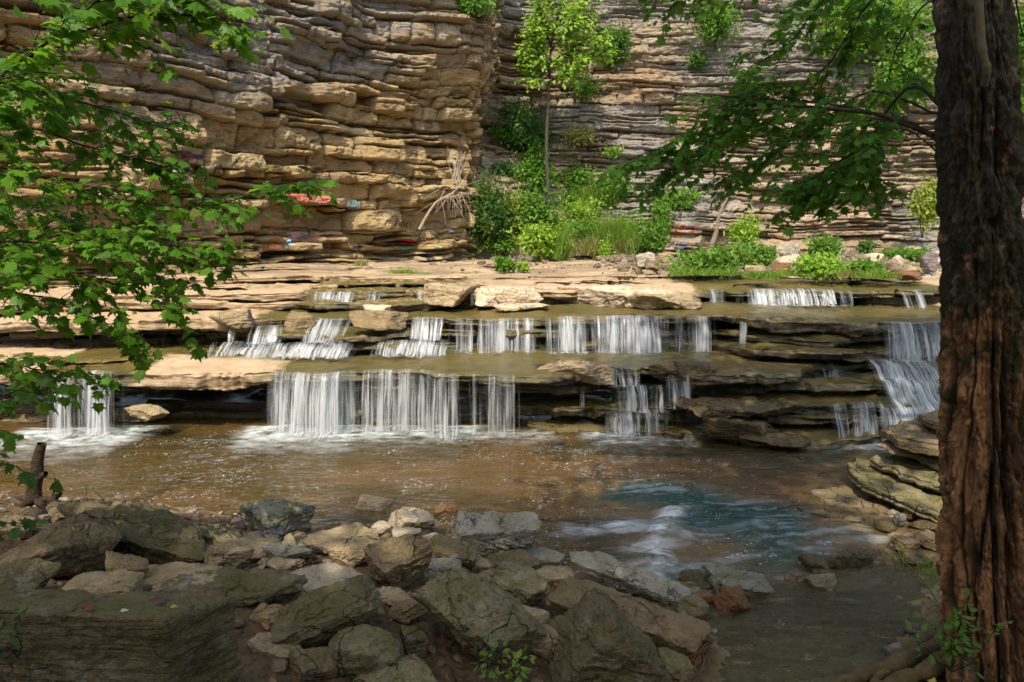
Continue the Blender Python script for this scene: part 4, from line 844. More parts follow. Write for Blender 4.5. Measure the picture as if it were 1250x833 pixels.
# boulders at the cliff foot
def floorY(py):
    return float(np.clip(on_z(700, py, 2.24)[1], 15, 26.3))
F_ = 'boulders scattered at the foot of the cliff'
foot = [
 ('grey blocky boulder at the left end of the cliff foot rubble', 775, 308, 800, 326, 'grey', 'block'),
 ('tan wedge boulder right of the blocky one at the cliff foot', 803, 309, 822, 324, 'tan', 'block'),
 ('low brown rock below the tan wedge at the cliff foot', 786, 316, 808, 330, 'brown', 'boulder'),
 ('small rubble stone right of the tan wedge at the cliff foot', 812, 318, 830, 330, 'tan', 'boulder'),
 ('flat tan boulder at the right end of the bright shrubs', 908, 324, 932, 334, 'tan', 'slab'),
 ('white boulder below the teal painted rock', 942, 310, 982, 330, 'pale', 'boulder'),
 ('reddish boulder left of the white boulder', 944, 320, 966, 332, 'rust', 'boulder'),
 ('large grey rock carrying a teal paint patch', 936, 298, 980, 316, 'grey', 'slab'),
 ('cream boulder under the fern clump', 1006, 318, 1026, 334, 'pale', 'boulder'),
 ('leaning slate grey slab behind the green bushes', 1012, 299, 1032, 318, 'grey', 'slab'),
 ('pale green boulder in the middle of the right rubble', 1052, 309, 1080, 322, 'pale', 'boulder'),
 ('pinkish boulder right of the pale green boulder', 1080, 312, 1104, 330, 'pale', 'boulder'),
 ('orange topped boulder under the yellow sapling', 1094, 300, 1128, 314, 'tan', 'slab'),
 ('tilted pink grey slab near the tree trunk', 1122, 308, 1146, 332, 'purple', 'block'),
 ('white boulder touching the tree trunk at the far rubble', 1130, 306, 1160, 322, 'pale', 'boulder'),
 ('tan boulder below the tilted pink slab', 1096, 322, 1128, 338, 'tan', 'boulder'),
 ('flat rusty plate at the front of the far rubble', 1086, 330, 1126, 340, 'rust', 'slab'),
 ('small pale stone between the two rubble heaps', 1034, 320, 1050, 332, 'pale', 'boulder'),
]
for i, (l, a, b, c, d, m, kd) in enumerate(foot):
    B(l, (a, b, c, d+3), kd, m, 500+i*3, (.1*(i % 3), .15*((i*7) % 3-1), i*.7), .9, Y=floorY(d), lvl=4, group=F_)
# small rubble and litter nobody could count
def scatter_rubble():
    r = np.random.default_rng(77); mb = MB(); Vs = [rock_shape(k, 600+i, 2) for i, k in enumerate(['round', 'boulder', 'block', 'slab', 'slab', 'boulder'])]
    xs = r.uniform(-7, 2.6, 3600); ys = r.uniform(1.6, 8.6, 3600)
    z = ground_z(xs, ys); dl = sdist(polyL, xs, ys)
    for x, y, zz, d in zip(xs, ys, z, dl):
        if d < -.55: continue
        if d < 0 and r.random() < .5: continue
        V, F = Vs[r.integers(6)]; s = .012+.05*r.random()**3.2+(.03*r.random() if r.random() < .1 else 0)
        mb.add((V*[1, .8, .55]*s)@rotm(*r.uniform(-.5, .5, 2), r.uniform(0, 6)).T+[x, y, zz+s*.25], F, r.random())
    xs = r.uniform(1.3, 5.5, 900); ys = r.uniform(4, 10, 900); z = ground_z(xs, ys); dr = sdist(polyR, xs, ys)
    for x, y, zz, d in zip(xs, ys, z, dr):
        if d < -.35: continue
        V, F = Vs[r.integers(6)]; s = .015+.07*r.random()**3
        mb.add((V*[1, .8, .6]*s)@rotm(*r.uniform(-.5, .5, 2), r.uniform(0, 6)).T+[x, y, zz+s*.25], F, r.random())
    xs = r.uniform(-6, 13, 4200); ys = 17.2+9.5*r.random(4200)**.6
    for x, y in zip(xs, ys):
        if y < 17.5+.25*abs(x-4) and r.random() < .6: continue
        if x < 3 and r.random() < .93: continue
        V, F = Vs[r.integers(6)]; s = .03+.16*r.random()**4
        mb.add((V*[1, .8, .6]*s)@rotm(*r.uniform(-.5, .5, 2), r.uniform(0, 6)).T+[x, y, 2.14+.012*(y-17)+.012*max(0, y-22)*(x > 2.5)*3+s*.2], F, .2+.6*r.random())
    t = NT('gravel_stone'); a = t.attr('tone'); P = t.pos()
    col = t.mix(t.ramp(a, 0, .5), (.06, .045, .028), (.15, .11, .066)); col = t.mix(t.ramp(a, .6, 1), col, (.27, .23, .175))
    col = t.mix(t.ramp(t.noise(P, 40, 4), .5, .7, 0, .5), col, (.06, .045, .025))
    o = mb.build('gravel', t.done(t.bsdf(Base__Color=col, Roughness=.75, Normal=t.bump(t.noise(P, 60, 4), .5, .01))), smooth=False)
    tag(o, 'loose small stones and gravel between the boulders', 'gravel', kind='stuff')
scatter_rubble()
# ================================================================== LEAVES AND TREES
HALF = {
 'maple': [(0, 0), (.15, -.04), (.46, .06), (.33, .22), (.60, .46), (.34, .46), (.27, .66), (.12, .66), (0, 1.0)],
 'oval': [(0, 0), (.20, .18), (.27, .45), (.17, .76), (0, 1)],
 'tiny': [(0, 0), (.30, .5), (0, 1)],
 'long': [(0, 0), (.10, .3), (.09, .65), (0, 1)],
}
def leaf_mesh(name, P, A, Nn, size, tone, shape, mat, parent=None, origin=(0, 0, 0), fold=.28, curl=.18):
    P, A, Nn = [np.asarray(q, float) for q in (P, A, Nn)]; n = len(P)
    A = A/(np.linalg.norm(A, axis=1)[:, None]+1e-9)
    Nn = Nn-(Nn*A).sum(1)[:, None]*A; Nn /= np.linalg.norm(Nn, axis=1)[:, None]+1e-9
    Sd = np.cross(A, Nn)
    h = np.array(HALF[shape]); m = len(h)
    k = 2*m-2
    xy = np.vstack([h, [(-x, y) for x, y in h[1:-1]]])        # left half mirrored
    zf = -fold*np.abs(xy[:, 0])-curl*xy[:, 1]**2
    crv = np.random.default_rng(n).uniform(.2, 2.6, n).reshape(-1, 1, 1)
    s = np.asarray(size, float).reshape(-1, 1, 1)
    V = P[:, None]+s*(xy[None, :, 0, None]*Sd[:, None]+xy[None, :, 1, None]*A[:, None]+crv*zf[None, :, None]*Nn[:, None])
    fr = np.arange(m); fl = np.r_[0, m-1, np.arange(k-1, m-1, -1)]
    F = np.concatenate([np.arange(n)[:, None]*k+fr, np.arange(n)[:, None]*k+fl])
    me = mesh_np(name, V.reshape(-1, 3)-np.asarray(origin), F, {'tone': np.repeat(tone, k)}, False)
    return link(name, me, mat, parent)
def rdir(r, n):
    a = r.normal(size=(n, 3)); return a/np.linalg.norm(a, axis=1)[:, None]
LM = {
 'left': leaf_material('sunny_maple_leaf', (.065, .19, .012), (.18, .37, .026), .6),
 'right': leaf_material('shade_maple_leaf', (.055, .175, .014), (.14, .32, .03), .6),
 'lime': leaf_material('lime_leaf', (.20, .38, .03), (.36, .52, .07), .5),
 'mid': leaf_material('bush_leaf', (.07, .19, .02), (.18, .35, .045), .5),
 'deep': leaf_material('deep_green_leaf', (.035, .11, .022), (.085, .20, .035), .45),
 'yellow': leaf_material('yellow_green_leaf', (.22, .31, .045), (.36, .44, .08), .5),
 'grass': leaf_material('grass_blade', (.13, .26, .03), (.27, .40, .07), .45),
 'dry': leaf_material('dry_grass_blade', (.24, .24, .07), (.38, .33, .13), .35),
}
M_TWIG = bark_material('dark_twig_bark', (.030, .022, .014), (.065, .048, .032))
M_GREYBARK = bark_material('grey_brown_bark', (.10, .085, .065), (.19, .165, .13))
M_PALEWOOD = bark_material('bleached_deadwood', (.24, .19, .135), (.40, .33, .25), .8)
CAMP = np.array([0, 0, EYE])
class Spray:
    """leafy limbs: a limb is a polyline in 3-D; twigs leave it sideways, leaves sit along the twigs"""
    def __init__(s, seed): s.r = np.random.default_rng(seed); s.P = []; s.A = []; s.N = []; s.S = []; s.T = []; s.mb = MB()
    def leaves_on(s, pts, size, step, droop=.5, spread=.9):
        r = s.r; L = np.r_[0, np.cumsum(np.linalg.norm(np.diff(pts, axis=0), axis=1))]
        n = max(2, int(L[-1]/step)); t = np.linspace(.12, 1, n)*L[-1]
        p = np.stack([np.interp(t, L, pts[:, i]) for i in range(3)], 1)
        d = pts[-1]-pts[0]; d = d/(np.linalg.norm(d)+1e-9)
        sg = np.where(np.arange(n) % 2, 1, -1)[:, None]
        side = np.cross(d, [0, 0, 1.]); side /= np.linalg.norm(side)+1e-9
        a = d*.6+side*sg*spread+rdir(r, n)*.35+np.array([0, 0, -droop])*r.uniform(.3, 1.2, n)[:, None]
        a[-1] = d+[0, 0, -droop*.6]
        p = p+a/np.linalg.norm(a, axis=1)[:, None]*size*.25
        tocam = CAMP-p; tocam /= np.linalg.norm(tocam, axis=1)[:, None]
        nn = np.array([0, 0, .85])+tocam*r.uniform(-.1, .75, n)[:, None]+rdir(r, n)*.45
        s.P.append(p); s.A.append(a); s.N.append(nn); s.S.append(size*r.uniform(.4, 1.4, n)); s.T.append(np.clip(r.normal(.45, .25, n), 0, 1))
    def limb(s, pts, r0, r1, ntw, twl, size, step, up=.1, t0=.15, sub=1, bare=False):
        r = s.r; pts = smooth_path(pts, 24); n = len(pts)
        pts = pts+np.cumsum(r.normal(0, .006, (n, 3)), 0)
        s.mb.tube(pts, np.linspace(r0, r1, n), 7)
        if bare: return
        d = np.gradient(pts, axis=0)
        for i in range(ntw):
            t = t0+(1-t0)*(i+r.random())/ntw; k = min(n-1, int(t*(n-1)))
            dd = d[k]/np.linalg.norm(d[k]); sd = np.cross(dd, [0, 0, 1.]); sd /= np.linalg.norm(sd)+1e-9
            q = dd*r.uniform(.3, 1)+sd*r.uniform(-1, 1)+np.array([0, 0, 1.])*r.normal(up, .35)
            q /= np.linalg.norm(q); l = twl*r.uniform(.5, 1.25)*(1.15-.5*t)
            tt = np.linspace(0, 1, 8)[:, None]
            tw = pts[k]+q*l*tt+np.array([0, 0, -.22*l])*tt**2+np.cumsum(r.normal(0, .012*l, (8, 3)), 0)
            s.mb.tube(tw, np.linspace(max(r1, r0*.22), .0016, 8), 5)
            s.leaves_on(tw, size, step)
            for j in range(sub):
                m = r.integers(2, 7); q2 = q+rdir(r, 1)[0]*.9; q2 /= np.linalg.norm(q2)
                t2 = tw[m]+q2*l*.5*tt+np.array([0, 0, -.1*l])*tt**2
                s.mb.tube(t2, np.linspace(.003, .0012, 8), 4); s.leaves_on(t2, size, step)
        s.leaves_on(pts[-8:], size, step)
    def done(s, root, leafmat, shape='maple', bark=M_TWIG, keep=None, bname='branch', lname='foliage'):
        og = np.array(root.location)
        if s.mb.n: s.mb.build(bname, bark, root, origin=og)
        P, A, N, S, T = [np.concatenate(q) for q in (s.P, s.A, s.N, s.S, s.T)]
        if keep is not None:
            m = keep(P); P, A, N, S, T = P[m], A[m], N[m], S[m], T[m]
        return leaf_mesh(lname, P, A, N, S, T, shape, leafmat, root, og)
pt = lambda px, py, Y: at(px, py, Y)
# ---------------- tree outside the left edge whose branches reach into the picture
lt = empty('maple_tree', (-5.4, 3.6, .8)); tag(lt, 'leafy bright green maple branches reaching in from the left edge of the picture', 'tree')
sp = Spray(3)
A_ = lambda *q: [pt(*p) for p in q]
root_l = [(-5.4, 3.6, .4), (-5.35, 3.6, 2.5), (-5.3, 3.65, 4.5), (-5.2, 3.8, 7)]
mbt = MB(); tp_ = smooth_path(root_l, 30); mbt.tube(tp_, np.linspace(.2, .11, 30), 14); mbt.build('trunk', M_GREYBARK, lt, origin=lt.location)
LS = .088
# (limb polyline in the picture with its distance), thickness, number of twigs, twig length, leaf size
limbs = [
 (A_((-330, -60, 3.9), (-60, 100, 4.0), (20, 82, 4.2), (110, 15, 4.3), (200, -40, 4.4)), .022, 10, .5, LS*1.1),
 (A_((-300, 150, 4.2), (-80, 120, 4.3), (30, 70, 4.4), (140, 20, 4.5), (235, 12, 4.6), (300, 22, 4.7)), .016, 15, .48, LS*1.05),
 (A_((-200, -120, 4.3), (0, -50, 4.4), (120, -25, 4.5), (240, -10, 4.7)), .015, 15, .5, LS*1.05),
 (A_((-330, 100, 4.2), (-90, 90, 4.3), (0, 85, 4.4), (60, 110, 4.5), (150, 135, 4.6), (232, 160, 4.7)), .014, 14, .42, LS*.72),
 (A_((-330, 170, 4.3), (-90, 160, 4.4), (30, 160, 4.5), (130, 190, 4.6), (215, 212, 4.7)), .013, 18, .42, LS*.75),
 (A_((-330, 200, 4.0), (-90, 205, 4.1), (20, 215, 4.2), (110, 235, 4.3), (190, 250, 4.4)), .012, 16, .40, LS*.78),
 (A_((-330, 330, 4.4), (-80, 300, 4.5), (60, 286, 4.6), (180, 270, 4.7), (280, 245, 4.8), (385, 214, 4.9)), .014, 20, .40, LS*.84),
 (A_((-330, 300, 4.0), (-80, 290, 4.1), (60, 290, 4.2), (170, 290, 4.4), (285, 315, 4.6)), .012, 20, .40, LS*.80),
 (A_((-330, 350, 4.1), (-80, 320, 4.2), (40, 320, 4.2), (130, 345, 4.3), (225, 385, 4.5)), .011, 15, .38, LS*.82),
 (A_((-330, 330, 4.0), (-80, 345, 4.1), (20, 360, 4.2), (90, 385, 4.2), (160, 425, 4.4)), .010, 10, .36, LS*.80),
 (A_((-330, 470, 3.8), (-80, 455, 3.9), (10, 445, 4.0), (60, 450, 4.1), (130, 455, 4.3)), .009, 11, .30, LS*.75),
 (A_((-300, 560, 3.6), (-80, 520, 3.7), (0, 490, 3.9), (60, 450, 4.2)), .009, 7, .30, LS*.8),
 (A_((-300, 240, 4.6), (-80, 245, 4.7), (30, 250, 4.8), (130, 300, 5.0), (210, 350, 5.1)), .010, 14, .40, LS*.8),
]
for i, (pl, rr, nt_, tl, ls) in enumerate(limbs):
    q = np.array(pl); q = np.vstack([[-5.3, 3.65, float(np.clip(q[0, 2]-.1, 1.5, 6))], q])
    sp.limb(q, rr, .003, int(nt_*1.75), tl, ls, ls*.60, up=.05, t0=.32, sub=2)
sp.done(lt, LM['left'], 'maple')
# big near leaves at the left edge
bl = empty('bramble_plant', on_z(-120, 640, .5)); tag(bl, 'low green leafy shoots poking in from the left edge above the driftwood stump', 'plant')
sb = Spray(8)
for q in (A_((-140, 700, 2.9), (-60, 600, 3.0), (10, 560, 3.1), (40, 580, 3.2)), A_((-150, 700, 2.8), (-50, 640, 2.9), (0, 630, 3.0), (40, 628, 3.05)), A_((-150, 500, 3.1), (-60, 480, 3.2), (0, 470, 3.3), (52, 470, 3.5))):
    sb.limb(q, .005, .002, 4, .14, .062, .05, t0=.5, sub=0)
sb.done(bl, LM['deep'], 'maple', bname='stem')
# ---------------- right foreground tree
def tr_center(z):
    py = np.interp(z, [-1, .1, 1.2, 2.9, 4.5, 9], [900, 830, 640, 420, 0, -900])
    px = np.interp(z, [-1, .2, .9, 2.0, 3.0, 4.5, 9], [1222, 1222, 1217, 1212, 1204, 1185, 1150])
    return xw(px, 4.25, z)
def trunk():
    base = (float(tr_center(.2)), 4.25, .1)
    root = empty('old_tree', base); tag(root, 'massive old tree at the right edge, reddish flaking lower bark, mossy dark upper trunk', 'tree')
    nz, na = 620, 300; z = np.linspace(-.35, 5.6, nz)[:, None]; a = np.linspace(0, 2*PI, na, endpoint=False)[None]
    R = np.interp(z, [-.4, .1, .5, 1.2, 2.4, 3.4, 4.5, 6], [.31, .285, .245, .228, .208, .196, .172, .16])
    ca, sa = np.cos(a), np.sin(a)
    low = 1-sstep(z, 2.1, 2.9)
    zw = z+.0*a; aw = a+.10*fbm(ca*1.2, sa*1.2, z*.35, seed=2, o=2)
    fl = fbm(np.cos(aw)*2.4, np.sin(aw)*2.4, zw*.16, seed=5, o=2)
    aw2 = a+.22*fbm(ca*1.5, sa*1.5, z*.8, seed=3, o=3)
    rid = np.abs(fbm(np.cos(aw2)*2.7, np.sin(aw2)*2.7, zw*.45, seed=9, o=3))
    d = .07*fl*(.55+.6*low)-.075*low*np.exp(-(rid/.11)**2)-.03*(1-low)*np.exp(-(rid/.12)**2)
    fla = sstep(fbm(ca*5, sa*5, zw*5, seed=12, o=4), .05, .22)
    cub = fbm(ca*9, sa*9, np.floor(zw*16+1.2*fbm(ca*3, sa*3, zw*2, seed=33, o=2))*.7, seed=34, o=2); d += .026*cub*low*sstep(fbm(ca*2.2, sa*2.2, zw*1.1, seed=35, o=2), -.3, .3)
    d += .022*fla*low+.03*fbm(ca*7, sa*7, zw*1.6, seed=15, o=4)+.013*fbm(ca*20, sa*20, zw*14, seed=17, o=3)
    crk = np.abs(fbm(ca*3+zw*.3, sa*3, zw*9, seed=21, o=3)); d -= .014*np.exp(-(crk/.10)**2)*low*sstep(fbm(ca*2, sa*2, zw*1.2, seed=31, o=2), -.1, .3)
    d += (1-low)*(.045*fbm(ca*4, sa*4, zw*5, seed=23, o=4)+.014*np.abs(fbm(ca*16, sa*16, zw*18, seed=24, o=2)))
    rt = 0
    for ang, w, s_ in ((3.5, .28, .30), (4.35, .25, .24), (5.2, .3, .25), (2.5, .3, .3)):
        rt = rt+s_*np.exp(-(((a-ang+PI) % (2*PI)-PI)/w)**2)
    d += rt*np.exp(-np.maximum(z+.05, 0)/.20)*.8
    r = R+d*.85
    # knots
    for an, zz, ww, ss in ((4.30, 3.25, .035, -.07), (4.45, 1.35, .06, .04), (3.6, 2.2, .08, .04), (5.0, 3.85, .08, .03)):
        r = r+ss*np.exp(-((a-an)*.26/ww)**2-((z-zz)/ww)**2)
    X = tr_center(z)+r*ca; Y = 4.25+.05*np.sin(z*1.1)+r*sa
    V = np.stack([X, Y+0*a, z+0*a], -1)-base
    i = np.arange(nz-1)[:, None]*na; j = np.arange(na)[None]; j2 = (j+1) % na
    F = np.stack([i+j, i+j2, i+na+j2, i+na+j], -1).reshape(-1, 4)
    moss = np.clip(sstep(z, 1.5, 3.5)*.95+.35*sstep(z, .7, .1)+0*a, 0, 1)
    groove = np.clip(np.exp(-(rid/.17)**2)*low+.8*low*sstep(-fl, .15, .6)+0*a, 0, 1)
    t = NT('flaking_bark'); P = t.pos(); mo = t.attr('moss'); gr = t.attr('groove')
    n1 = t.noise(t.mapv(P, (6, 6, 1.3)), 2.4, 7, .7, .5); n2 = t.noise(t.mapv(P, (1, 1, .6)), 24, 5, .65); n3 = t.noise(P, 5.5, 6, .7)
    wood = t.mix(t.ramp(n1, .35, .62), (.14, .048, .016), (.41, .215, .09))
    wood = t.mix(t.ramp(n2, .5, .72, 0, .75), wood, (.05, .022, .011))
    wood = t.mix(t.ramp(n3, .5, .66, 0, .55), wood, (.22, .14, .075))
    wood = t.mix(t.math('MULTIPLY', gr, .85), wood, (.020, .012, .008))      # near-black colour along the carved grooves and hollows
    bk = t.mix(t.ramp(n2, .35, .7), (.017, .011, .006), (.048, .031, .016))
    bk = t.mix(t.ramp(n3, .42, .62, 0, .8), bk, (.048, .044, .010))
    bk = t.mix(t.ramp(n1, .62, .74, 0, .7), bk, (.16, .08, .03))
    f = t.ramp(t.math('ADD', mo, t.ramp(n3, .3, .7, -.7, .7)), .25, .65)
    col = t.mix(f, wood, bk)
    m = t.done(t.bsdf(Base__Color=col, Roughness=.62, Specular__IOR__Level=.4, Normal=t.bump(t.math('ADD', n2, n1), .9, .02)))
    link('trunk', mesh_np('trunk', V.reshape(-1, 3), F, {'moss': moss, 'groove': groove}), m, root)
    # roots spreading over the bank
    for pts, r0, r1 in (([(1200, 800), (1130, 806), (1080, 822), (1030, 826), (985, 836)], .085, .02), ([(1190, 815), (1120, 838), (1040, 850)], .08, .03), ([(1150, 790), (1118, 800), (1075, 828), (1060, 850)], .05, .02)):
        q = np.array([on_z(px, py, .05) for px, py in pts]); q = smooth_path(q, 60); q[:, 2] = np.maximum(ground_z(q[:, 0], q[:, 1], False), -.02)+np.linspace(.12, .0, 60)+.012*fbm(np.linspace(0, 9, 60), np.zeros(60), seed=int(pts[0][0]))
        mr = MB(); mr.tube(q, np.linspace(r0, r1, 60)*(1+.25*fbm(np.linspace(0, 12, 60), np.ones(60))), 12); mr.build('root', M_ROOT, root, origin=base)
    return root
M_ROOT = bark_material('mossy_root_bark', (.07, .052, .022), (.17, .12, .058))
rtree = trunk()
sr = Spray(21)
T_ = lambda z, dx=0: [float(tr_center(z))-.15+dx, 4.3, z]
RS = .062
rl = [
 ([T_(3.95)]+A_((1110, 108, 4.5), (1050, 180, 4.7), (1005, 205, 4.9), (968, 225, 5.0)), .018, 18, .45, RS, .18),
 ([T_(3.75)]+A_((1060, 137, 4.6), (960, 132, 4.9), (900, 130, 5.2), (830, 165, 5.5), (765, 190, 5.6)), .020, 20, .50, RS*1.1, .3),
 ([T_(3.7)]+A_((1090, 150, 4.5), (1040, 195, 4.7), (1005, 220, 4.8), (972, 245, 4.9)), .012, 16, .40, RS, .2),
 ([T_(3.75)]+A_((1050, 132, 4.8), (970, 120, 5.2), (910, 140, 5.4), (850, 185, 5.6), (800, 225, 5.7)), .014, 20, .46, RS*1.1, .35),
 ([T_(4.9)]+A_((1090, -30, 4.7), (1050, 20, 4.9), (990, 90, 5.1), (900, 95, 5.3)), .014, 18, .48, RS, .25),
 ([T_(5.0)]+A_((1080, -70, 5.0), (1020, -20, 5.2), (960, 50, 5.4), (905, 85, 5.5)), .012, 14, .45, RS, .3),
 ([T_(5.3)]+A_((1080, -150, 4.8), (960, -75, 5.2), (860, -22, 5.5), (785, 2, 5.7)), .016, 18, .42, RS, .4),
 ([T_(3.6)]+A_((1095, 160, 4.4), (1060, 205, 4.5), (1040, 240, 4.6)), .008, 10, .35, RS, .25),
 ([T_(4.6)]+A_((1120, 10, 5.0), (1090, 60, 5.4), (1070, 110, 5.8), (1030, 140, 6.0)), .010, 12, .42, RS, .25),
 ([T_(3.9)]+A_((1060, 110, 5.0), (1000, 150, 5.4), (950, 180, 5.7), (890, 215, 5.9)), .012, 20, .44, RS*.95, .25),
 ([T_(5.2, .3)]+A_((1260, 60, 5.6), (1290, 130, 5.9), (1240, 220, 6.1)), .010, 10, .5, RS, .3),
]
for pl, rr, nt_, tl, ls, t0 in rl:
    sr.limb(np.array(pl), rr*.68, .003, int(nt_*1.3), tl, ls, ls*.60, up=.0, t0=t0, sub=2)
sr.done(rtree, LM['right'], 'maple')
# overhead crown of the right tree and of the trees behind the camera: they shade the near bank
def crown(root, cen, rad, n, seed, mat, limb_from, leaf=.25, nl=9):
    r = np.random.default_rng(seed); og = np.array(root.location); mb = MB()
    cen = np.array(cen, float); rad = np.array(rad, float)
    cl = cen+rdir(r, 60)*rad*r.random((60, 1))**.4
    for c in cl[:nl]:
        q = smooth_path([limb_from, (np.array(limb_from)+c)/2+[0, 0, .6], c], 16); mb.tube(q, np.linspace(.09, .02, 16), 7)
    mb.build('limb', M_TWIG, root, origin=og)
    k = r.integers(0, 60, n); P = cl[k]+r.normal(0, 1, (n, 3))*rad*.19
    A = rdir(r, n)+[0, 0, -.4]; Nn = rdir(r, n)*.7+[0, 0, .8]
    leaf_mesh('crown', P, A, Nn, leaf*r.uniform(.7, 1.3, n), r.random(n), 'oval', mat, root, og)
SUN = np.array([-.10, -.56, .82]); SUN /= np.linalg.norm(SUN)
def keepout(P): pass
mbx = MB(); q = smooth_path([(float(tr_center(5.3)), 4.25, 5.3), (2.3, 4.1, 7.5), (2.2, 4.0, 10.5)], 20); mbx.tube(q, np.linspace(.2, .09, 20), 16); mbx.build('upper_trunk', M_TWIG, rtree, origin=rtree.location)
crown(rtree, (2.9, 4.6, 9.7), (3.0, 2.2, 2.0), 2600, 31, LM['right'], (2.25, 4.0, 8.5))
BACK = []
for i, (x, y, h, rr, nn, lb) in enumerate([(-4.9, -3.6, 10.5, 3.2, 5000, 'tree standing behind the viewpoint on the left, shading the corner block'), (-1.2, -4.0, 10.6, 3.0, 5000, 'tree standing straight behind the viewpoint, shading the near boulders'), (2.6, -1.6, 10.2, 3.0, 7000, 'tree standing behind the viewpoint on the right, shading the quiet pool'), (7.2, .4, 10.8, 3.0, 6000, 'tree on the right bank outside the frame, shading the stacked slabs'), (7.4, 4.4, 11.2, 2.8, 5000, 'tree on the right bank farther up, shading the dark layered ledges')]):
    z0 = .9; t_ = empty('shade_tree', (x, y, z0)); tag(t_, lb, 'tree', 'trees round the viewpoint')
    m_ = MB(); q = smooth_path([(x, y, z0-.5), (x+.1, y, 4), (x, y+.1, h-1)], 24); m_.tube(q, np.linspace(.26, .1, 24), 14); m_.build('trunk', M_GREYBARK, t_, origin=t_.location)
    crown(t_, (x-(1.7 if i == 2 else 0), y+(.4 if i == 2 else 0), h), (rr*(.8 if i == 2 else 1), min(rr, 2.4), 1.6), nn, 40+i, LM['right'], (x, y, h-2.2))
for i, (x, y, h, rx, rz, lb) in enumerate([(-9, -3.5, 4.2, 3.4, 3.6, 'unseen bushy tree added to block back light, behind the viewpoint far to the left'), (-4, -5.6, 4.6, 3.4, 3.8, 'unseen bushy tree added to block back light, behind the viewpoint on the left'), (1, -6.2, 4.6, 3.6, 3.8, 'unseen bushy tree added to block back light, straight behind the viewpoint'), (6, -4.6, 4.4, 3.4, 3.6, 'unseen bushy tree added to block back light, behind the viewpoint on the right'), (9.8, -.6, 4.6, 2.8, 3.8, 'unseen bushy tree added to block side light, on the right bank outside the frame')]):
    t_ = empty('light_blocking_tree', (x, y, .9)); tag(t_, lb, 'tree', 'trees round the viewpoint')  # unseen trees added to block low sky light from behind the camera
    m_ = MB(); m_.tube(smooth_path([(x, y, .4), (x+.1, y, 2.4), (x, y+.1, h)], 16), np.linspace(.12, .05, 16), 10); m_.build('trunk', M_GREYBARK, t_, origin=t_.location)
    crown(t_, (x, y, h), (rx, 1.6, rz), 10000, 70+i, LM['right'], (x, y, h-1.2), leaf=.3)
# pale vine hanging on the right trunk
vp = smooth_path([at(1193, -30, 3.93), at(1196, 20, 3.93), at(1199, 60, 3.93), at(1204, 85, 3.94), at(1202, 104, 3.99)], 40)
mv = MB(); mv.tube(vp, np.linspace(.024, .021, 40)*(1+.12*fbm(np.linspace(0, 14, 40), np.zeros(40))), 10)
vine = mv.build('hanging_vine', bark_material('pale_vine_bark', (.11, .09, .05), (.19, .155, .09)), origin=vp[0]); vine.location = vp[0]; tag(vine, 'thick pale vine hanging down the mossy upper trunk', 'vine')
# ---------------- shrubs, saplings and grasses
def shrub(name, label, box, Y, mat, leaf, n, seed, shape='oval', cat='shrub', group=None, stems=5, depth=.6, clumps=14, base=None, droop=.2, bark=None, hang=False):
    x0, y0, x1, y1 = box; r = np.random.default_rng(seed); cx = (x0+x1)/2
    c = at(cx, (y0+y1)/2, Y); dep = Y*cT-(c[2]-EYE)*sT
    rx = (x1-x0)/2*dep/FPX; rz = (y1-y0)/2*dep/FPX; rad = np.array([rx, max(.15, rx*depth), rz])
    b = np.array(base) if base is not None else c-[0, 0, rz]
    root = empty(name, b); tag(root, label, cat, group); og = np.array(b, float)
    cl = rdir(r, clumps)*r.uniform(.25, .95, (clumps, 1)); cl = c+cl*rad*.80
    mb = MB()
    for i in range(min(stems, clumps)):
        q = smooth_path([b+r.normal(0, .03, 3)*[1, 1, 0], (b+cl[i])/2+r.normal(0, .06, 3)*rx, cl[i]], 12)
        mb.tube(q, np.linspace(.018, .005, 12)*max(.5, rz), 5)
    mb.build('stem', bark or M_TWIG, root, origin=og)
    k = r.integers(0, clumps, n); P = cl[k]+r.normal(0, 1, (n, 3))*rad*.27*r.uniform(.4, 1.7, clumps)[k][:, None]
    A = rdir(r, n)+[0, 0, -droop]; Nn = rdir(r, n)*.8+[0, -.25, .7]
    ct = r.normal(.5, .2, clumps)
    leaf_mesh('foliage', P, A, Nn, leaf*r.uniform(.6, 1.3, n), np.clip(ct[k]+r.normal(0, .18, n), 0, 1), shape, mat, root, og)
    return root
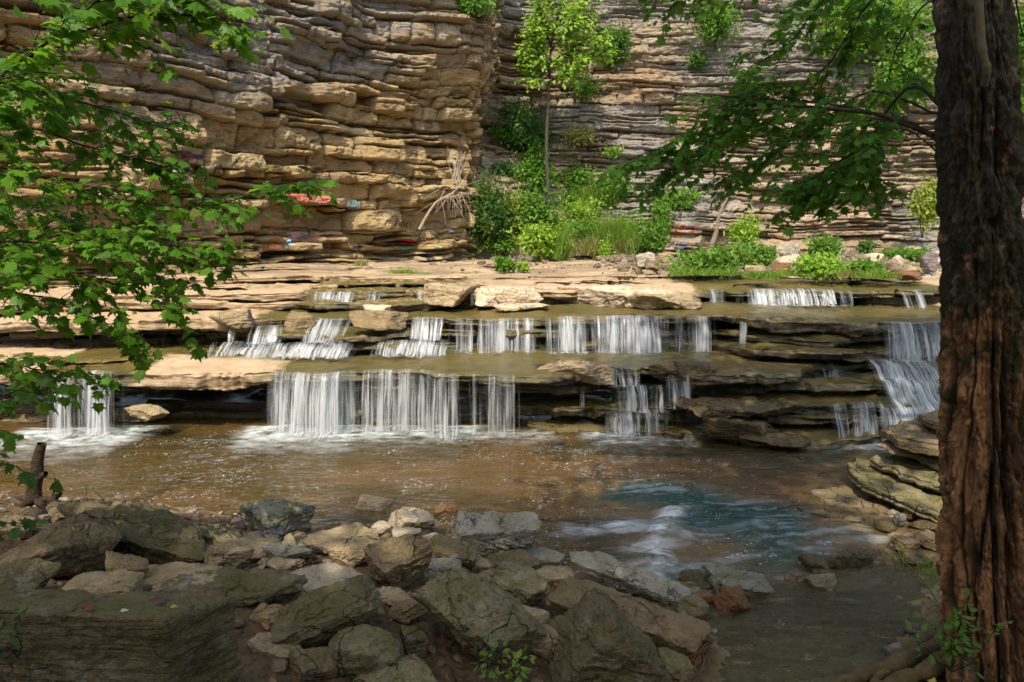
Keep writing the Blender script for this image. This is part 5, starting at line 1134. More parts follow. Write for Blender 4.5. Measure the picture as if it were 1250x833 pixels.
def grass(name, label, box, Y, mat, n, seed, cat='grass', blade=.45, group=None, droop=.6, wid=.02, zj=.0):
    x0, y0, x1, y1 = box; r = np.random.default_rng(seed)
    a = at(x0, y1, Y); b = at(x1, y1, Y); h = (at(x0, y0, Y)-a)[2]
    root = (a+b)/2; W = np.abs(b[0]-a[0])/2
    kc = np.sort(r.uniform(-.92, .92, 9)); hk = r.uniform(.45, 1.1, 9); ki = r.integers(0, 9, n)
    bx = np.clip(kc[ki]+r.normal(0, .2, n), -1.05, 1.05)*W; P0 = root+np.stack([bx, r.normal(0, .18, n), -zj*h*r.random(n)], -1)
    H = h*r.uniform(.45, 1.05, n)*hk[ki]*(1-.35*np.minimum(1, (bx/W)**2))
    lean = np.stack([r.normal(0, .45, n), r.normal(-.15, .35, n)], -1)*H[:, None]
    t = np.linspace(0, 1, 5)
    C_ = P0[:, None]+np.stack([lean[:, 0:1]*t**1.8, lean[:, 1:2]*t**1.8, H[:, None]*(t-droop*.35*t**3)], -1)
    wv = wid*np.array([1, .95, .8, .5, .06])*.5; ang = r.uniform(0, PI, n); sd = np.stack([np.cos(ang), np.sin(ang), 0*ang], -1)
    L = C_-wv[None, :, None]*sd[:, None]; R = C_+wv[None, :, None]*sd[:, None]
    V = np.stack([L, R], 2).reshape(-1, 3); i = np.arange(n)[:, None]*10+np.arange(4)[None]*2
    F = np.stack([i, i+1, i+3, i+2], -1).reshape(-1, 4)
    o = link(name, mesh_np(name, V-root, F, {'tone': np.repeat(np.clip(r.normal(.5, .28, n), 0, 1), 10)}, False), mat); o.location = root
    return tag(o, label, cat, group)
M_STEMBARK = bark_material('brown_stem_bark', (.04, .032, .024), (.085, .07, .054))
# ================================================================== PLANTS ON AND UNDER THE CLIFF
def cY(px, py, out): p, _ = cliff_at(px, py, out); return p
# slender tree in the middle
b = cY(668, 274, .35); Yt = float(b[1])-.15
tb = empty('slender_tree', b); tag(tb, 'slender tree with straight thin trunk and lime green crown by the cliff corner', 'tree')
q = np.array([[*at(668, 284, Yt)], [*at(669, 240, Yt)], [*at(667, 180, Yt)], [*at(669, 130, Yt)], [*at(671, 90, Yt)], [*at(674, 45, Yt+.05)], [*at(686, 5, Yt)]])
mt = MB(); mt.tube(smooth_path(q, 60), np.interp(np.linspace(0, 1, 60), [0, .6, 1], [.07, .055, .022]), 10); mt.build('trunk', M_STEMBARK, tb, origin=b)
s_ = Spray(55)
for pl in (A_((671, 92, Yt), (655, 62, Yt-.4), (650, 30, Yt-.5)), A_((674, 60, Yt), (664, 30, Yt-.5), (658, 0, Yt-.6)), A_((674, 60, Yt), (690, 40, Yt-.6), (700, 20, Yt-.8)), A_((670, 110, Yt), (650, 90, Yt-.1), (640, 62, Yt-.3)), A_((671, 90, Yt), (690, 70, Yt-.2), (712, 45, Yt-.4)), A_((672, 85, Yt), (660, 55, Yt+.3), (655, 20, Yt+.4)), A_((673, 75, Yt), (700, 60, Yt-.1), (735, 42, Yt-.2)), A_((675, 50, Yt), (680, 20, Yt-.3), (672, -12, Yt-.4)), A_((676, 55, Yt), (700, 35, Yt+.2), (722, 15, Yt+.3)), A_((670, 100, Yt), (690, 92, Yt-.3), (705, 78, Yt-.5)), A_((680, 30, Yt), (700, 10, Yt-.1), (720, -10, Yt-.2)), A_((672, 95, Yt), (652, 78, Yt+.1), (648, 44, Yt+.2)), A_((671, 100, Yt), (716, 72, Yt), (738, 66, Yt+.2))):
    s_.limb(np.array(pl), .04, .008, 36, .68, .145, .085, up=.15, t0=.12, sub=3)
s_.done(tb, LM['lime'], 'oval', M_STEMBARK)
V_ = 'bushes growing on the cliff terraces'
def cs(label, box, mat, leaf, n, seed, out=.35, shape='oval', name='shrub', Y=None, **k):
    x0, y0, x1, y1 = box
    p, _ = cliff_at((x0+x1)/2, (y0+y1)/2, out); bb, _ = cliff_at((x0+x1)/2, y1, .12)
    return shrub(name, label, box, Y or float(p[1]), LM[mat], leaf*1.0, int(n*2.0), seed, shape, group=k.pop('group', V_), base=bb if Y is None else None, **k)
cs('dark bluish green bush right of the dead tree in the cliff corner', (566, 218, 622, 300), 'deep', .15, 1900, 1)
cs('pale yellowish bush right of the dark bluish one', (606, 240, 652, 284), 'yellow', .13, 800, 2)
cs('bright green bush left of the slender trunk, lower', (630, 236, 682, 292), 'mid', .15, 1300, 3)
cs('green bush climbing the corner left of the slender trunk, middle height', (618, 190, 682, 240), 'mid', .15, 1200, 4)
cs('deep green climber high on the corner left of the slender trunk', (606, 124, 676, 190), 'deep', .16, 1700, 5, out=.25)
cs('low round lime bush right under the slender trunk', (634, 274, 690, 318), 'lime', .15, 1100, 6, out=.5)
cs('leafy tuft on the ledge right of the slender trunk', (682, 196, 734, 232), 'mid', .13, 600, 7)
cs('bushy small tree with a thin stem above the grass on the terrace', (722, 206, 772, 252), 'mid', .14, 1100, 8, name='small_tree')
cs('low green bush hanging over the terrace edge', (690, 266, 744, 304), 'mid', .13, 1000, 9, out=.5)
cs('small trailing plant hanging below the terrace edge', (730, 294, 748, 324), 'lime', .11, 220, 10, out=.7, stems=3)
cs('pale green climber on the broken ledges right of the terrace', (780, 268, 818, 312), 'mid', .14, 900, 11)
cs('pale leafed climber higher up right of the terrace', (798, 226, 856, 262), 'mid', .15, 900, 12)
cs('narrow climber linking the two pale climbers', (792, 244, 818, 282), 'mid', .13, 450, 13)
cs('blue green bush beside the lime crown of the slender tree', (728, 36, 772, 84), 'deep', .15, 900, 14)
cs('dark bush in the crack left of the lime crown', (626, 60, 660, 96), 'deep', .14, 450, 15, out=.2)
cs('green tuft on top of the overhanging nose of the cliff', (548, -10, 600, 16), 'mid', .14, 500, 16)
cs('faint green plant on the cliff right of the terrace, above the low branches', (838, 60, 866, 84), 'deep', .12, 260, 17, out=.15)
cs('green creeper hanging from the cliff top above the long branch', (846, 0, 900, 60), 'mid', .15, 700, 18, out=.3)
cs('green creeper near the top between the branches and the trunk', (1060, 40, 1140, 130), 'mid', .17, 1500, 19, out=.5)
cs('leafy mass on the cliff top left of the old trunk', (980, -20, 1140, 60), 'mid', .19, 2600, 20, out=.7)
cs('bright green bush showing right of the old trunk', (1228, 0, 1300, 100), 'mid', .2, 1500, 21, out=1.5)
cs('green bush lower right of the old trunk', (1228, 110, 1300, 180), 'mid', .2, 1200, 22, out=1.5)
cs('small lime tuft on a crack right of the slender trunk', (686, 154, 730, 178), 'dry', .13, 420, 23, out=.3)
for i, (l, bx, m, lf, n) in enumerate([
 ('ragged climber on the rock left of the slender trunk at mid height', (640, 168, 668, 214), 'mid', .12, 380), ('loose vine straggling over the ledges right of the slender trunk', (676, 222, 720, 262), 'mid', .12, 450),
 ('small seedling bush on the highest terrace step left of the trunk', (600, 196, 634, 226), 'deep', .12, 380), ('low weeds at the back of the terrace behind the bright grass', (676, 240, 736, 270), 'lime', .11, 600),
 ('weedy fringe hanging below the slender trunk foot', (650, 262, 700, 292), 'lime', .11, 520), ('weeds spilling off the right end of the terrace', (748, 262, 790, 304), 'mid', .12, 620),
 ('small fern tuft in a crack far right of the slender trunk', (736, 176, 762, 196), 'lime', .1, 160), ('weeds along the crack at the left foot of the terrace', (578, 284, 640, 312), 'mid', .11, 700),
 ('tuft of weeds high in the corner beside the dark climber', (596, 150, 618, 176), 'mid', .11, 220), ('scruffy plant clinging under the lime crown', (700, 96, 736, 122), 'mid', .11, 240)]):
    cs(l, bx, m, lf, n, 80+i, out=.3, clumps=18)
G_ = 'plants along the foot of the cliff'
cs('wide bright green bush under the pale root on the cliff', (826, 304, 912, 334), 'mid', .13, 2200, 30, Y=floorY(334)+.4, group=G_, clumps=22)
cs('yellow green shrub above the wide bright bush', (890, 268, 930, 302), 'lime', .13, 900, 31, Y=floorY(302)+.4, group=G_)
cs('dark leafy plant right of the yellow green shrub', (898, 296, 946, 324), 'mid', .13, 1000, 32, Y=floorY(324)+.4, group=G_)
cs('lime green herbs between the white boulders', (968, 314, 1030, 338), 'lime', .11, 1500, 33, Y=floorY(338)+.4, group=G_, clumps=20)
cs('tall fern like plant behind the lime green herbs', (984, 290, 1026, 322), 'mid', .13, 800, 34, Y=floorY(322)+.4, group=G_)
cs('dark green bush against the cliff base in the right rubble', (1046, 294, 1068, 312), 'deep', .12, 420, 35, Y=floorY(312)+.4, group=G_)
cs('green herbs in front of the pale green boulder', (1036, 318, 1084, 338), 'mid', .11, 900, 36, Y=floorY(338)+.4, group=G_, clumps=18)
cs('low bush under the yellow sapling', (1072, 302, 1132, 318), 'mid', .11, 800, 37, Y=floorY(318)+.4, group=G_)
cs('thin yellow green sapling left of the old trunk', (1106, 212, 1152, 290), 'yellow', .14, 900, 38, Y=floorY(290)+.4, group=G_, name='sapling', stems=3, clumps=10)
cs('little green plant on the rock floor below the terrace', (604, 314, 630, 330), 'mid', .11, 320, 39, Y=floorY(330)+.4, group=G_)
cs('tiny lime plant right of the little green plant', (632, 320, 646, 330), 'lime', .1, 120, 40, Y=floorY(330)+.4, group=G_)
H_ = 'grass clumps on the rock floor and terraces'
def gc(label, box, mat, n, seed, out=.5, Y=None, **k):
    x0, y0, x1, y1 = box
    if Y is None: Y = float(cliff_at((x0+x1)/2, y1, out)[0][1])
    if 'zj' not in k and y1 < 300: k['zj'] = .55
    return grass('grass_clump', label, box, Y, LM[mat], n, seed, group=H_, **k)
gc('long bright grass patch on the rock floor left of the centre', (462, 322, 528, 340), 'grass', 1500, 1, Y=18.6)
gc('paler grass strip on the rock floor under the dead tree', (556, 328, 596, 340), 'grass', 500, 2, Y=18.8)
gc('small yellow grass tuft at the cliff foot left of the bright patch', (434, 312, 448, 326), 'dry', 500, 3, Y=20.5)
gc('tall hanging grass on the terrace right of the slender trunk', (704, 208, 752, 238), 'grass', 900, 4)
gc('big bright grass clump under the small tree on the terrace', (724, 238, 780, 292), 'grass', 1700, 5)
gc('grass clump just right of the slender trunk foot', (672, 254, 696, 296), 'grass', 700, 6)
gc('dry grass cushion on the ledge right of the slender trunk', (688, 142, 724, 160), 'dry', 500, 7, out=.2)
gc('dry grass fringe on the terrace lip', (694, 270, 770, 298), 'dry', 900, 8, out=.45)
gc('small grass tuft on the wet floor near the right rubble', (888, 334, 926, 346), 'grass', 420, 9, Y=18.2)
gc('tiny grass tuft right of the small wet floor tuft', (940, 336, 962, 348), 'grass', 260, 10, Y=17.8)
gc('yellow green grass at the right end of the floor near the tree', (1106, 322, 1150, 336), 'grass', 600, 11, Y=23.0)
gc('little tuft at the foot of the pale boulders left of the bright bush', (846, 328, 862, 340), 'grass', 180, 12, Y=22)
gc('row of short yellow grass in front of the terrace', (690, 318, 780, 330), 'dry', 1300, 13, Y=25.5)
for i, (l, bx, m, n) in enumerate([
 ('lime grass strip in front of the white boulder at the cliff foot', (950, 322, 1004, 337), 'grass', 1100), ('yellowish grass strip right of the lime strip, under the fern like plant', (1000, 324, 1048, 338), 'dry', 900),
 ('bright grass strip below the pale green boulder', (1040, 324, 1090, 339), 'grass', 1000), ('grass fringe along the front of the wide bright bush', (822, 318, 908, 336), 'grass', 700),
 ('thin dry grass between the boulders near the tree trunk', (1086, 316, 1124, 330), 'dry', 600), ('short weeds at the edge of the wet floor under the white boulder', (900, 326, 950, 340), 'grass', 700)]):
    gc(l, bx, m, n, 40+i, Y=floorY(bx[3])+.2)
# ---------------- dead trees and sticks
def dead(name, label, cat, limbs, mat, k=6):
    b = limbs[0][0][0]; mb = MB()
    for pts, r0, r1 in limbs:
        q = smooth_path(pts, 18); mb.tube(q, np.linspace(r0, r1, 18), k)
    o = mb.build(name, mat, origin=b); o.location = b; return tag(o, label, cat)
pd, _ = cliff_at(520, 262, .5); Yd = float(pd[1])-.3
r = np.random.default_rng(9)
L_ = [(A_((512, 280, Yd), (522, 262, Yd), (534, 246, Yd), (552, 236, Yd), (566, 222, Yd)), .06, .02)]
for i in range(26):
    x, y = (548+r.uniform(-14, 20), 238+r.uniform(-8, 8)); a = r.uniform(-.4, 2.6); l = r.uniform(18, 44)
    L_.append((A_((x, y, Yd), (x+l*.5*math.cos(a), y+l*.5*math.sin(a)*.6, Yd-.2), (x+l*math.cos(a), y+l*math.sin(a)*.8, Yd-.3+r.normal(0, .2))), .011, .003))
for i in range(18):
    x, y = (556+r.uniform(-6, 10), 226+r.uniform(-12, 6)); l = r.uniform(20, 48); a = -PI/2+r.normal(0, .35)
    L_.append((A_((x, y, Yd), (x+l*.5*math.cos(a), y+l*.5*math.sin(a), Yd), (x+l*math.cos(a), y+l*math.sin(a), Yd+.1)), .014, .003))
dead('dead_tree', 'bleached dead tree with tangled bare twigs leaning on the cliff corner', 'dead tree', L_, M_PALEWOOD)
p2, _ = cliff_at(874, 285, .25); Y2 = float(p2[1])
L_ = [(A_((868, 302, Y2), (874, 284, Y2), (878, 262, Y2-.05), (888, 240, Y2), (892, 222, Y2)), .13, .03)]
for i in range(14):
    a = r.uniform(-2.8, -.2); l = r.uniform(14, 34); x, y = (880+r.normal(0, 5), 258+r.normal(0, 12)); L_.append((A_((x, y, Y2), (x+l*.5*math.cos(a), y+l*.5*math.sin(a), Y2-.1), (x+l*math.cos(a), y+l*math.sin(a), Y2-.1)), .03, .008))
dead('bare_root', 'pale bare root and trunk clinging to the cliff above the wide bright bush', 'root', L_, bark_material('dull_root_bark', (.15, .12, .09), (.24, .20, .155)))
dead('fallen_branch', 'thin dark fallen branch leaning on the bright bush at the cliff foot', 'branch', [(A_((824, 332, 24.6), (838, 314, 24.9), (848, 304, 25.2), (872, 298, 25.6)), .03, .015)], M_TWIG)
dead('dead_stick', 'bent bare stick standing among the rubble at the cliff foot', 'stick', [(A_((1030, 314, 25.2), (1028, 300, 25.2), (1022, 288, 25.2)), .04, .02), (A_((1030, 312, 25.2), (1040, 306, 25.2), (1046, 308, 25.1)), .05, .02)], M_GREYBARK)
# driftwood on the near bank
g = ground_hit(40, 618); Yg = float(g[1])
MD = rock_material('driftwood', (.05, .030, .016), (.03, .019, .011), (.014, .009, .006), lam=.3, rough=.7)
L_ = [(A_((44, 622, Yg), (41, 600, Yg), (45, 580, Yg), (46, 562, Yg), (51, 542, Yg)), .085, .045)]
for pts in (((44, 614, Yg), (30, 616, Yg-.2), (8, 624, Yg-.35)), ((46, 612, Yg), (62, 610, Yg-.1), (92, 622, Yg-.2)), ((44, 612, Yg), (52, 618, Yg-.3), (56, 632, Yg-.5)), ((40, 612, Yg), (24, 608, Yg+.1), (6, 612, Yg+.2)), ((62, 611, Yg-.1), (72, 604, Yg-.1), (74, 600, Yg-.1))):
    L_.append((A_(*pts), .042, .012))
L_.append((A_((47, 584, Yg), (53, 580, Yg-.03), (56, 578, Yg-.05)), .04, .025))
st = dead('driftwood_stump', 'dark upright driftwood stump with spreading roots at the left edge of the bank', 'stump', L_, MD, 12)
dead('driftwood_log', 'pinkish log lying along the water line left of the lichen boulder', 'log', [(A_((178, 622, ground_hit(200, 632)[1]+.1), (208, 627, ground_hit(200, 632)[1]+.05), (242, 634, ground_hit(200, 632)[1])), .045, .03)], rock_material('pink_log', (.25, .15, .11), (.20, .12, .085), (.10, .06, .045), lam=.2), 10)
Yq = float(ground_hit(126, 628)[1])
dead('dry_twig', 'thin curved dark twig sticking up from the bank left of the grey water line stone', 'twig', [(A_((130, 626, Yq), (126, 610, Yq), (116, 600, Yq), (112, 596, Yq)), .007, .004), (A_((110, 620, Yq), (106, 608, Yq), (105, 592, Yq)), .006, .003)], M_TWIG, 5)
dead('reed_stalk', 'pale dry stalk leaning across the quiet pool beside the tree trunk', 'stalk', [(A_((1144, 734, 4.7), (1122, 704, 4.75), (1082, 666, 4.8)), .007, .004), (A_((1126, 714, 4.74), (1120, 708, 4.74), (1118, 704, 4.74)), .016, .005)], bark_material('dry_stalk', (.30, .24, .14), (.40, .33, .2)), 6)
Yr = float(ground_hit(850, 800)[1])
L_ = [(A_((845, 840, Yr-.3), (842, 812, Yr-.2), (846, 792, Yr-.1)), .016, .006)]
for i in range(12): L_.append((A_((844+r.normal(0, 5), 826+r.normal(0, 10), Yr-.25), (846+r.normal(0, 9), 806, Yr-.2), (850+r.normal(0, 12), 788+r.normal(0, 8), Yr-.15)), .007, .003))
dead('root_tangle', 'tangle of reddish dead roots at the pool edge below the long tan slab', 'roots', L_, bark_material('red_root', (.16, .085, .05), (.24, .14, .085)), 6)
# small plants near the viewer
def weed(label, px, py, hpx, Y, n, seed, mat, leaf=.045, wid=.12):
    r = np.random.default_rng(seed); b = at(px, py, Y); root = empty('leafy_weed', b); tag(root, label, 'plant', None); h = hpx/FPX*Y
    s_ = Spray(seed)
    for i in range(n):
        e = b+[r.normal(0, wid), r.normal(-.05, wid*.6), h*r.uniform(.5, 1.05)]
        s_.limb(np.array([b, (b+e)/2+r.normal(0, .02, 3), e]), .004, .0015, 4, .06, leaf, leaf*.8, t0=.25, sub=0)
    s_.done(root, LM[mat], 'oval', bname='stem')
weed('bright green leafy seedling climbing the foot of the big tree trunk', 1160, 818, 100, 3.76, 12, 3, 'mid', .05, .09)
weed('small green weed growing out of the massive oblong boulder', 606, 812, 30, 2.95, 5, 5, 'grass', .03, .04)
weed('green sprout at the bottom edge below the massive oblong boulder', 628, 838, 40, 2.75, 6, 6, 'grass', .034, .06)
weed('small green shoots over the left end of the huge corner block', 22, 800, 60, 2.55, 4, 7, 'deep', .035, .07)
Yw = 5.3
grass('grass_clump', 'sparse green grass in the water beside the trunk on the right bank', (1102, 678, 1150, 700), Yw, LM['grass'], 120, 60, group=H_, wid=.012)
# fallen leaves lying about
def litter():
    r = np.random.default_rng(4); n = 3200
    x = r.uniform(-5, 2.6, n); y = r.uniform(1.7, 7.2, n); d = sdist(polyL, x, y); m = d > .25; x, y = x[m], y[m]
    z = ground_z(x, y)+.018; n = len(x)
    P = np.stack([x, y, z], -1); A = rdir(r, n)*[1, 1, .25]; Nn = rdir(r, n)*.5+[0, 0, 1]
    t = NT('dead_leaf'); a = t.attr('tone'); c = t.mix(t.ramp(a, 0, .6), (.085, .045, .02), (.21, .12, .05)); c = t.mix(t.ramp(a, .8, 1), c, (.30, .10, .04))
    o = leaf_mesh('leaf_litter', P, A, Nn, r.uniform(.03, .075, n), r.random(n), 'oval', t.done(t.bsdf(Base__Color=c, Roughness=.8)), fold=.5, curl=.5)
    tag(o, 'brown fallen leaves between the boulders of the near bank', 'leaf litter', kind='stuff')
litter()
def fallen(label, px, py, Y, col, size, seed):
    r = np.random.default_rng(seed); p = at(px, py, Y); t = NT('fallen_leaf_'+str(seed))
    dg = bpy.context.evaluated_depsgraph_get(); d = ray(px, py); hit, loc, *_ = scene.ray_cast(dg, Vector((0, 0, EYE)), Vector(d).normalized())
    if hit: p = np.array(loc)+[0, 0, .012]
    o = leaf_mesh('fallen_leaf', [p], rdir(r, 1)*[1, 1, .2], [[.1, -.3, 1]], [size], [.5], 'maple', t.done(t.bsdf(Base__Color=col, Roughness=.6)), origin=p, fold=.5, curl=.4); o.location = p
    tag(o, label, 'leaf', 'fallen leaves lying on the rocks')
bpy.context.view_layer.update()
fallen('red fallen leaf on the huge corner block', 103, 744, 2.9, (.32, .04, .03), .05, 1)
fallen('yellow fallen leaf at the right side of the huge corner block', 212, 741, 2.9, (.45, .34, .06), .05, 2)
fallen('white curled fallen leaf on the huge corner block', 150, 746, 2.9, (.55, .5, .4), .05, 3)
fallen('dark purple fallen leaf on the huge corner block', 202, 734, 2.9, (.09, .04, .045), .07, 4)
fallen('orange leaf on the massive oblong boulder', 566, 724, 3.6, (.42, .13, .04), .05, 5)
fallen('orange curled leaf beside the pale sunlit slab', 309, 688, 4.2, (.50, .16, .06), .07, 6)
fallen('yellow leaf on the foot of the triangular boulder', 680, 796, 2.9, (.42, .36, .09), .05, 7)
fallen('yellow leaf lying at the root of the big tree', 1140, 828, 3.7, (.48, .42, .10), .07, 8)
fallen('yellow leaf on the cube shaped boulder', 500, 668, 4.9, (.52, .45, .14), .035, 9)
fallen('small yellow leaf near the pale greenish stone', 688, 704, 4.6, (.50, .42, .06), .03, 10)
# ---------------- graffiti strokes painted on the cliff beds
GL = {'A': [[(0, 0), (.5, 1), (1, 0)], [(.2, .4), (.8, .4)]], 'B': [[(0, 0), (0, 1), (.8, .9), (.7, .55), (0, .5), (.9, .4), (.8, .05), (0, 0)]], 'C': [[(.95, .85), (.5, 1), (.05, .5), (.5, 0), (.95, .15)]],
 'D': [[(0, 0), (0, 1), (.7, .9), (.95, .5), (.7, .1), (0, 0)]], 'E': [[(.9, 1), (0, 1), (0, 0), (.9, 0)], [(0, .5), (.7, .5)]], 'F': [[(.9, 1), (0, 1), (0, 0)], [(0, .5), (.7, .5)]],
 'H': [[(0, 0), (0, 1)], [(1, 0), (1, 1)], [(0, .5), (1, .5)]], 'I': [[(.5, 0), (.5, 1)]], 'J': [[(.2, 1), (.9, 1)], [(.6, 1), (.6, .15), (.3, 0), (.05, .2)]], 'K': [[(0, 0), (0, 1)], [(.9, 1), (0, .5), (.95, 0)]],
 'L': [[(0, 1), (0, 0), (.85, 0)]], 'M': [[(0, 0), (.05, 1), (.5, .3), (.95, 1), (1, 0)]], 'N': [[(0, 0), (0, 1), (.95, 0), (.95, 1)]], 'O': [[(.5, 1), (.05, .6), (.1, .2), (.5, 0), (.9, .2), (.95, .6), (.5, 1)]],
 'P': [[(0, 0), (0, 1), (.8, .95), (.85, .6), (0, .45)]], 'R': [[(0, 0), (0, 1), (.8, .95), (.8, .6), (0, .5), (.9, 0)]], 'S': [[(.9, .9), (.4, 1), (.1, .75), (.85, .3), (.5, 0), (.05, .1)]], 'T': [[(0, 1), (1, 1)], [(.5, 1), (.5, 0)]],
 'U': [[(0, 1), (.05, .2), (.5, 0), (.95, .2), (1, 1)]], 'a': [[(.8, .55), (.3, .6), (.1, .25), (.4, 0), (.8, .2), (.8, .6), (.85, 0)]], 'i': [[(.5, 0), (.5, .6)], [(.5, .8), (.52, .84)]], 'l': [[(.5, 0), (.5, 1)]], 'n': [[(.1, 0), (.1, .6), (.5, .55), (.8, .4), (.8, 0)]],
 'e': [[(.1, .3), (.8, .35), (.6, .6), (.2, .5), (.15, .15), (.5, 0), (.85, .1)]], 'r': [[(.2, 0), (.2, .6), (.45, .6), (.8, .5)]], 'o': [[(.5, .6), (.1, .35), (.4, 0), (.85, .25), (.5, .6)]], '&': [[(.9, 0), (.2, .8), (.5, 1), (.7, .75), (.1, .3), (.3, 0), (.9, .4)]], '#': [[(.3, 0), (.4, 1)], [(.65, 0), (.75, 1)], [(.1, .35), (.95, .35)], [(.1, .65), (.95, .65)]], '*': [[(.5, .15), (.05, .7), (.3, .95), (.5, .7), (.75, .95), (.95, .65), (.5, .15)]], ' ': []}
PM = {}
def paint_mat(c):
    if c not in PM:
        t = NT('spray_paint'); PM[c] = t.done(t.bsdf(Base__Color=c, Roughness=.7))
    return PM[c]
def cliff_point(S, Z, lift=.02):
    d, *_ = cliff_disp(S, Z); i = np.clip(((S-S1[0])/ds), 0, ns_-2); j = np.clip((Z-Z1[0])/dz, 0, nz_-2)
    i0 = i.astype(int); j0 = j.astype(int); fi = (i-i0)[..., None]; fj = (j-j0)[..., None]
    P = CV[j0, i0]*(1-fi)*(1-fj)+CV[j0, i0+1]*fi*(1-fj)+CV[j0+1, i0]*(1-fi)*fj+CV[j0+1, i0+1]*fi*fj
    nx, ny = snorm(S)
    return P+np.stack([nx, ny, 0*nx], -1)*lift
def graffiti(text, px0, px1, py0, py1, col, wid=.022, jit=.04, seed=1, slant=0):
    """hand-sprayed letters laid over the bed between two points of the picture; strokes are thin ribbons on the rock"""
    (pa, (s0, z0)) = cliff_at(px0, py0); (pb, (s1, z1)) = cliff_at(px1, py1)
    h = abs(at(px0, py0-5, float(pa[1]))[2]-at(px0, py0+5, float(pa[1]))[2])*.95
    r = np.random.default_rng(seed); mb = MB(); n = len(text); cw = (s1-s0)/n
    sg = np.linspace(s0, s1, 12); best = None                   # find a bed face that can carry the letters
    for zc in np.linspace(z0-.32, z0+.32, 33):
        gs, gz = np.meshgrid(sg, zc+np.linspace(-.5, .5, 9)*h); dd = cliff_disp(gs, gz)[0]; q = dd.std()+.12*abs(zc-z0)-.25*(dd.mean()-.0)
        if best is None or q < best[0]: best = (q, zc)
    z0 = z1 = best[1]
    for i, ch in enumerate(text):
        for st in GL.get(ch, []):
            p = np.array(st)+r.normal(0, jit, (len(st), 2)); t = np.r_[0, np.cumsum(np.hypot(*np.diff(p, axis=0).T))]; m = max(6, int(t[-1]*14))
            tt = np.linspace(0, t[-1], m); u = np.interp(tt, t, p[:, 0]); v = np.interp(tt, t, p[:, 1])
            S = s0+(i+.12+.76*u)*cw; Z = z0+(z1-z0)*((i+u)/n)+(v-.5)*h
            dS = np.gradient(S); dZ = np.gradient(Z); l = np.hypot(dS, dZ)+1e-9; w = wid*1.0*r.uniform(.8, 1.2)
            a = cliff_point(S-dZ/l*w, Z+dS/l*w); b = cliff_point(S+dZ/l*w, Z-dS/l*w)
            mb.add(np.stack([a, b], 1).reshape(-1, 3), np.array([[2*k, 2*k+1, 2*k+3, 2*k+2] for k in range(m-1)]))
    mb.build('graffiti', paint_mat(col), cliff)
def blob(px0, py0, px1, py1, col, seed):
    (pa, (s0, z0)) = cliff_at(px0, py0); (pb, (s1, z1)) = cliff_at(px1, py1); zt, zb = max(z0, z1), min(z0, z1)
    S, Z = np.meshgrid(np.linspace(s0, s1, 40), np.linspace(zb, zt, 16)); f = fbm(S*5, Z*8, seed=seed, o=3)
    u = (S-s0)/(s1-s0)*2-1; v = (Z-zb)/(zt-zb)*2-1
    P = cliff_point(S, Z); F = grid_faces(16, 40); k = (1-np.abs(u)**2.5-np.abs(v)**2.5+.7*f).ravel()
    F = F[(k[F] > .12).all(1)]
    if len(F): link('graffiti', mesh_np('graffiti', P.reshape(-1, 3), F), paint_mat(col), cliff)
K = (.03, .03, .035)
graffiti('PEDRO', 412, 444, 262, 267, (.34, .52, .46), .020, seed=2)
graffiti('Jaliner', 484, 506, 273, 278, K, .020, seed=3)
graffiti('ILL', 258, 275, 209, 211, K, .020, seed=4)
graffiti('RANDALL', 225, 245, 219, 222, K, .016, seed=5)
graffiti('#T', 255, 266, 222, 224, K, .018, seed=6)
graffiti('ANNIE & FRESH', 220, 262, 228, 235, K, .014, seed=7)
graffiti('SMOKE', 96, 124, 233, 235, K, .016, seed=8)
graffiti('MERCER ROSE', 344, 394, 256, 263, (.55, .12, .08), .022, seed=9)
graffiti('LOSERS IN *', 808, 856, 282, 283, (.42, .09, .05), .026, seed=10)
graffiti('SCORE', 818, 844, 300, 301, (.05, .06, .08), .03, seed=11)
graffiti('MEMORIES', 545, 572, 307, 308, K, .018, seed=12)
graffiti('SASHA', 512, 532, 306, 308, K, .018, seed=13)
graffiti('ROBIN', 352, 378, 280, 282, (.16, .17, .2), .016, seed=14)
graffiti('ELSIE', 376, 402, 297, 300, (.50, .16, .16), .02, seed=15)
blob(488, 290, 514, 298, (.36, .02, .02), 1); blob(213, 184, 256, 196, (.055, .02, .05), 2); blob(245, 203, 258, 210, K, 3)
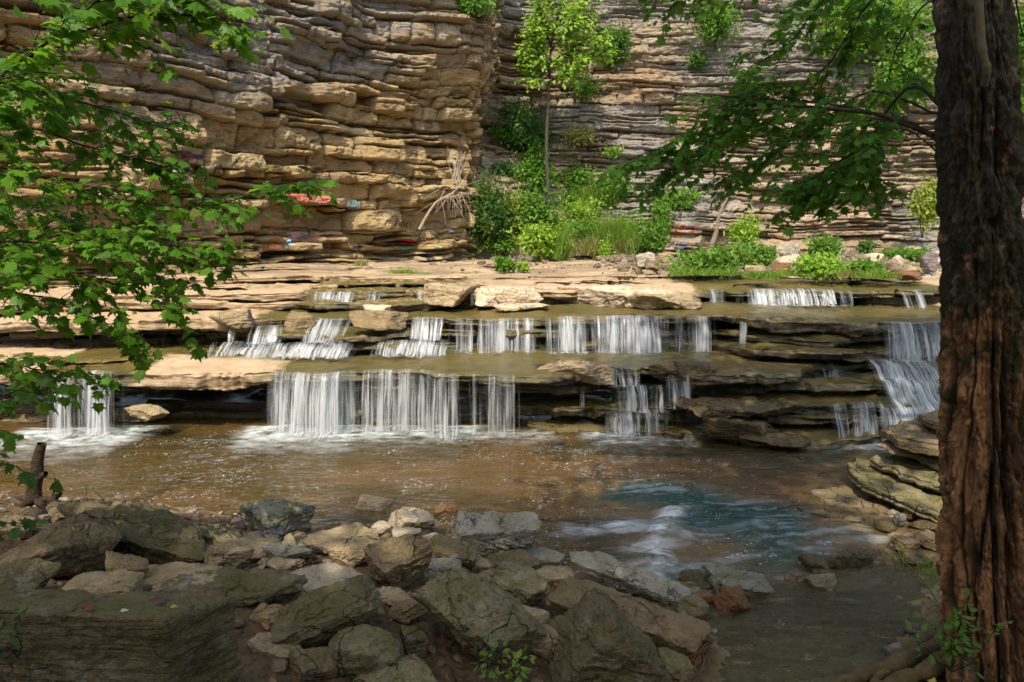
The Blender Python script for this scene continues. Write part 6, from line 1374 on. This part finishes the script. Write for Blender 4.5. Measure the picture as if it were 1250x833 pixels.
blob(352, 294, 364, 297, (.25, .45, .55), 4); blob(434, 297, 448, 305, (.06, .04, .09), 5); blob(542, 280, 556, 284, (.10, .20, .42), 6); blob(492, 302, 504, 306, (.08, .28, .14), 7)
blob(72, 230, 84, 238, (.45, .10, .06), 8); blob(183, 214, 208, 220, (.30, .55, .42), 9); blob(525, 291, 534, 296, (.35, .05, .10), 10); blob(535, 297, 542, 303, (.18, .36, .24), 11); blob(330, 300, 345, 306, (.55, .20, .10), 12)
# ================================================================== LIGHT AND CAMERA
w = bpy.data.worlds.new('World'); scene.world = w; w.use_nodes = True
nt = w.node_tree; bg = nt.nodes['Background']; sky = nt.nodes.new('ShaderNodeTexSky'); sky.sky_type = 'NISHITA'; sky.sun_disc = False
el = math.asin(SUN[2]); sky.sun_elevation = el; sky.sun_rotation = math.atan2(SUN[0], SUN[1]) % (2*PI); sky.air_density = .75; sky.dust_density = 3.; sky.ozone_density = .3
nt.links.new(sky.outputs[0], bg.inputs[0]); bg.inputs[1].default_value = .15
sl = bpy.data.lights.new('sun', 'SUN'); sl.energy = 2.3; sl.angle = math.radians(.6); sl.color = (1, .91, .76)
so = bpy.data.objects.new('sun', sl); COL.objects.link(so); so.rotation_euler = Vector(SUN).to_track_quat('Z', 'Y').to_euler(); so.location = (-10, -15, 30)
cam = bpy.data.cameras.new('camera'); cam.lens = 24; cam.sensor_width = 36; cam.clip_end = 2000; cam.clip_start = .05
co = bpy.data.objects.new('camera', cam); COL.objects.link(co); co.location = (0, 0, EYE); co.rotation_euler = (PI/2-TH, 0, 0); scene.camera = co
scene.view_settings.view_transform = 'Standard'; scene.view_settings.look = 'None'; scene.view_settings.exposure = EXPOSURE; scene.view_settings.gamma = 1
scene.cycles.use_denoising = True; scene.cycles.max_bounces = 6; scene.cycles.diffuse_bounces = 3; scene.cycles.glossy_bounces = 3; scene.cycles.transparent_max_bounces = 24; scene.cycles.transmission_bounces = 4
scene.cycles.caustics_reflective = False; scene.cycles.caustics_refractive = False; scene.cycles.sample_clamp_indirect = 6
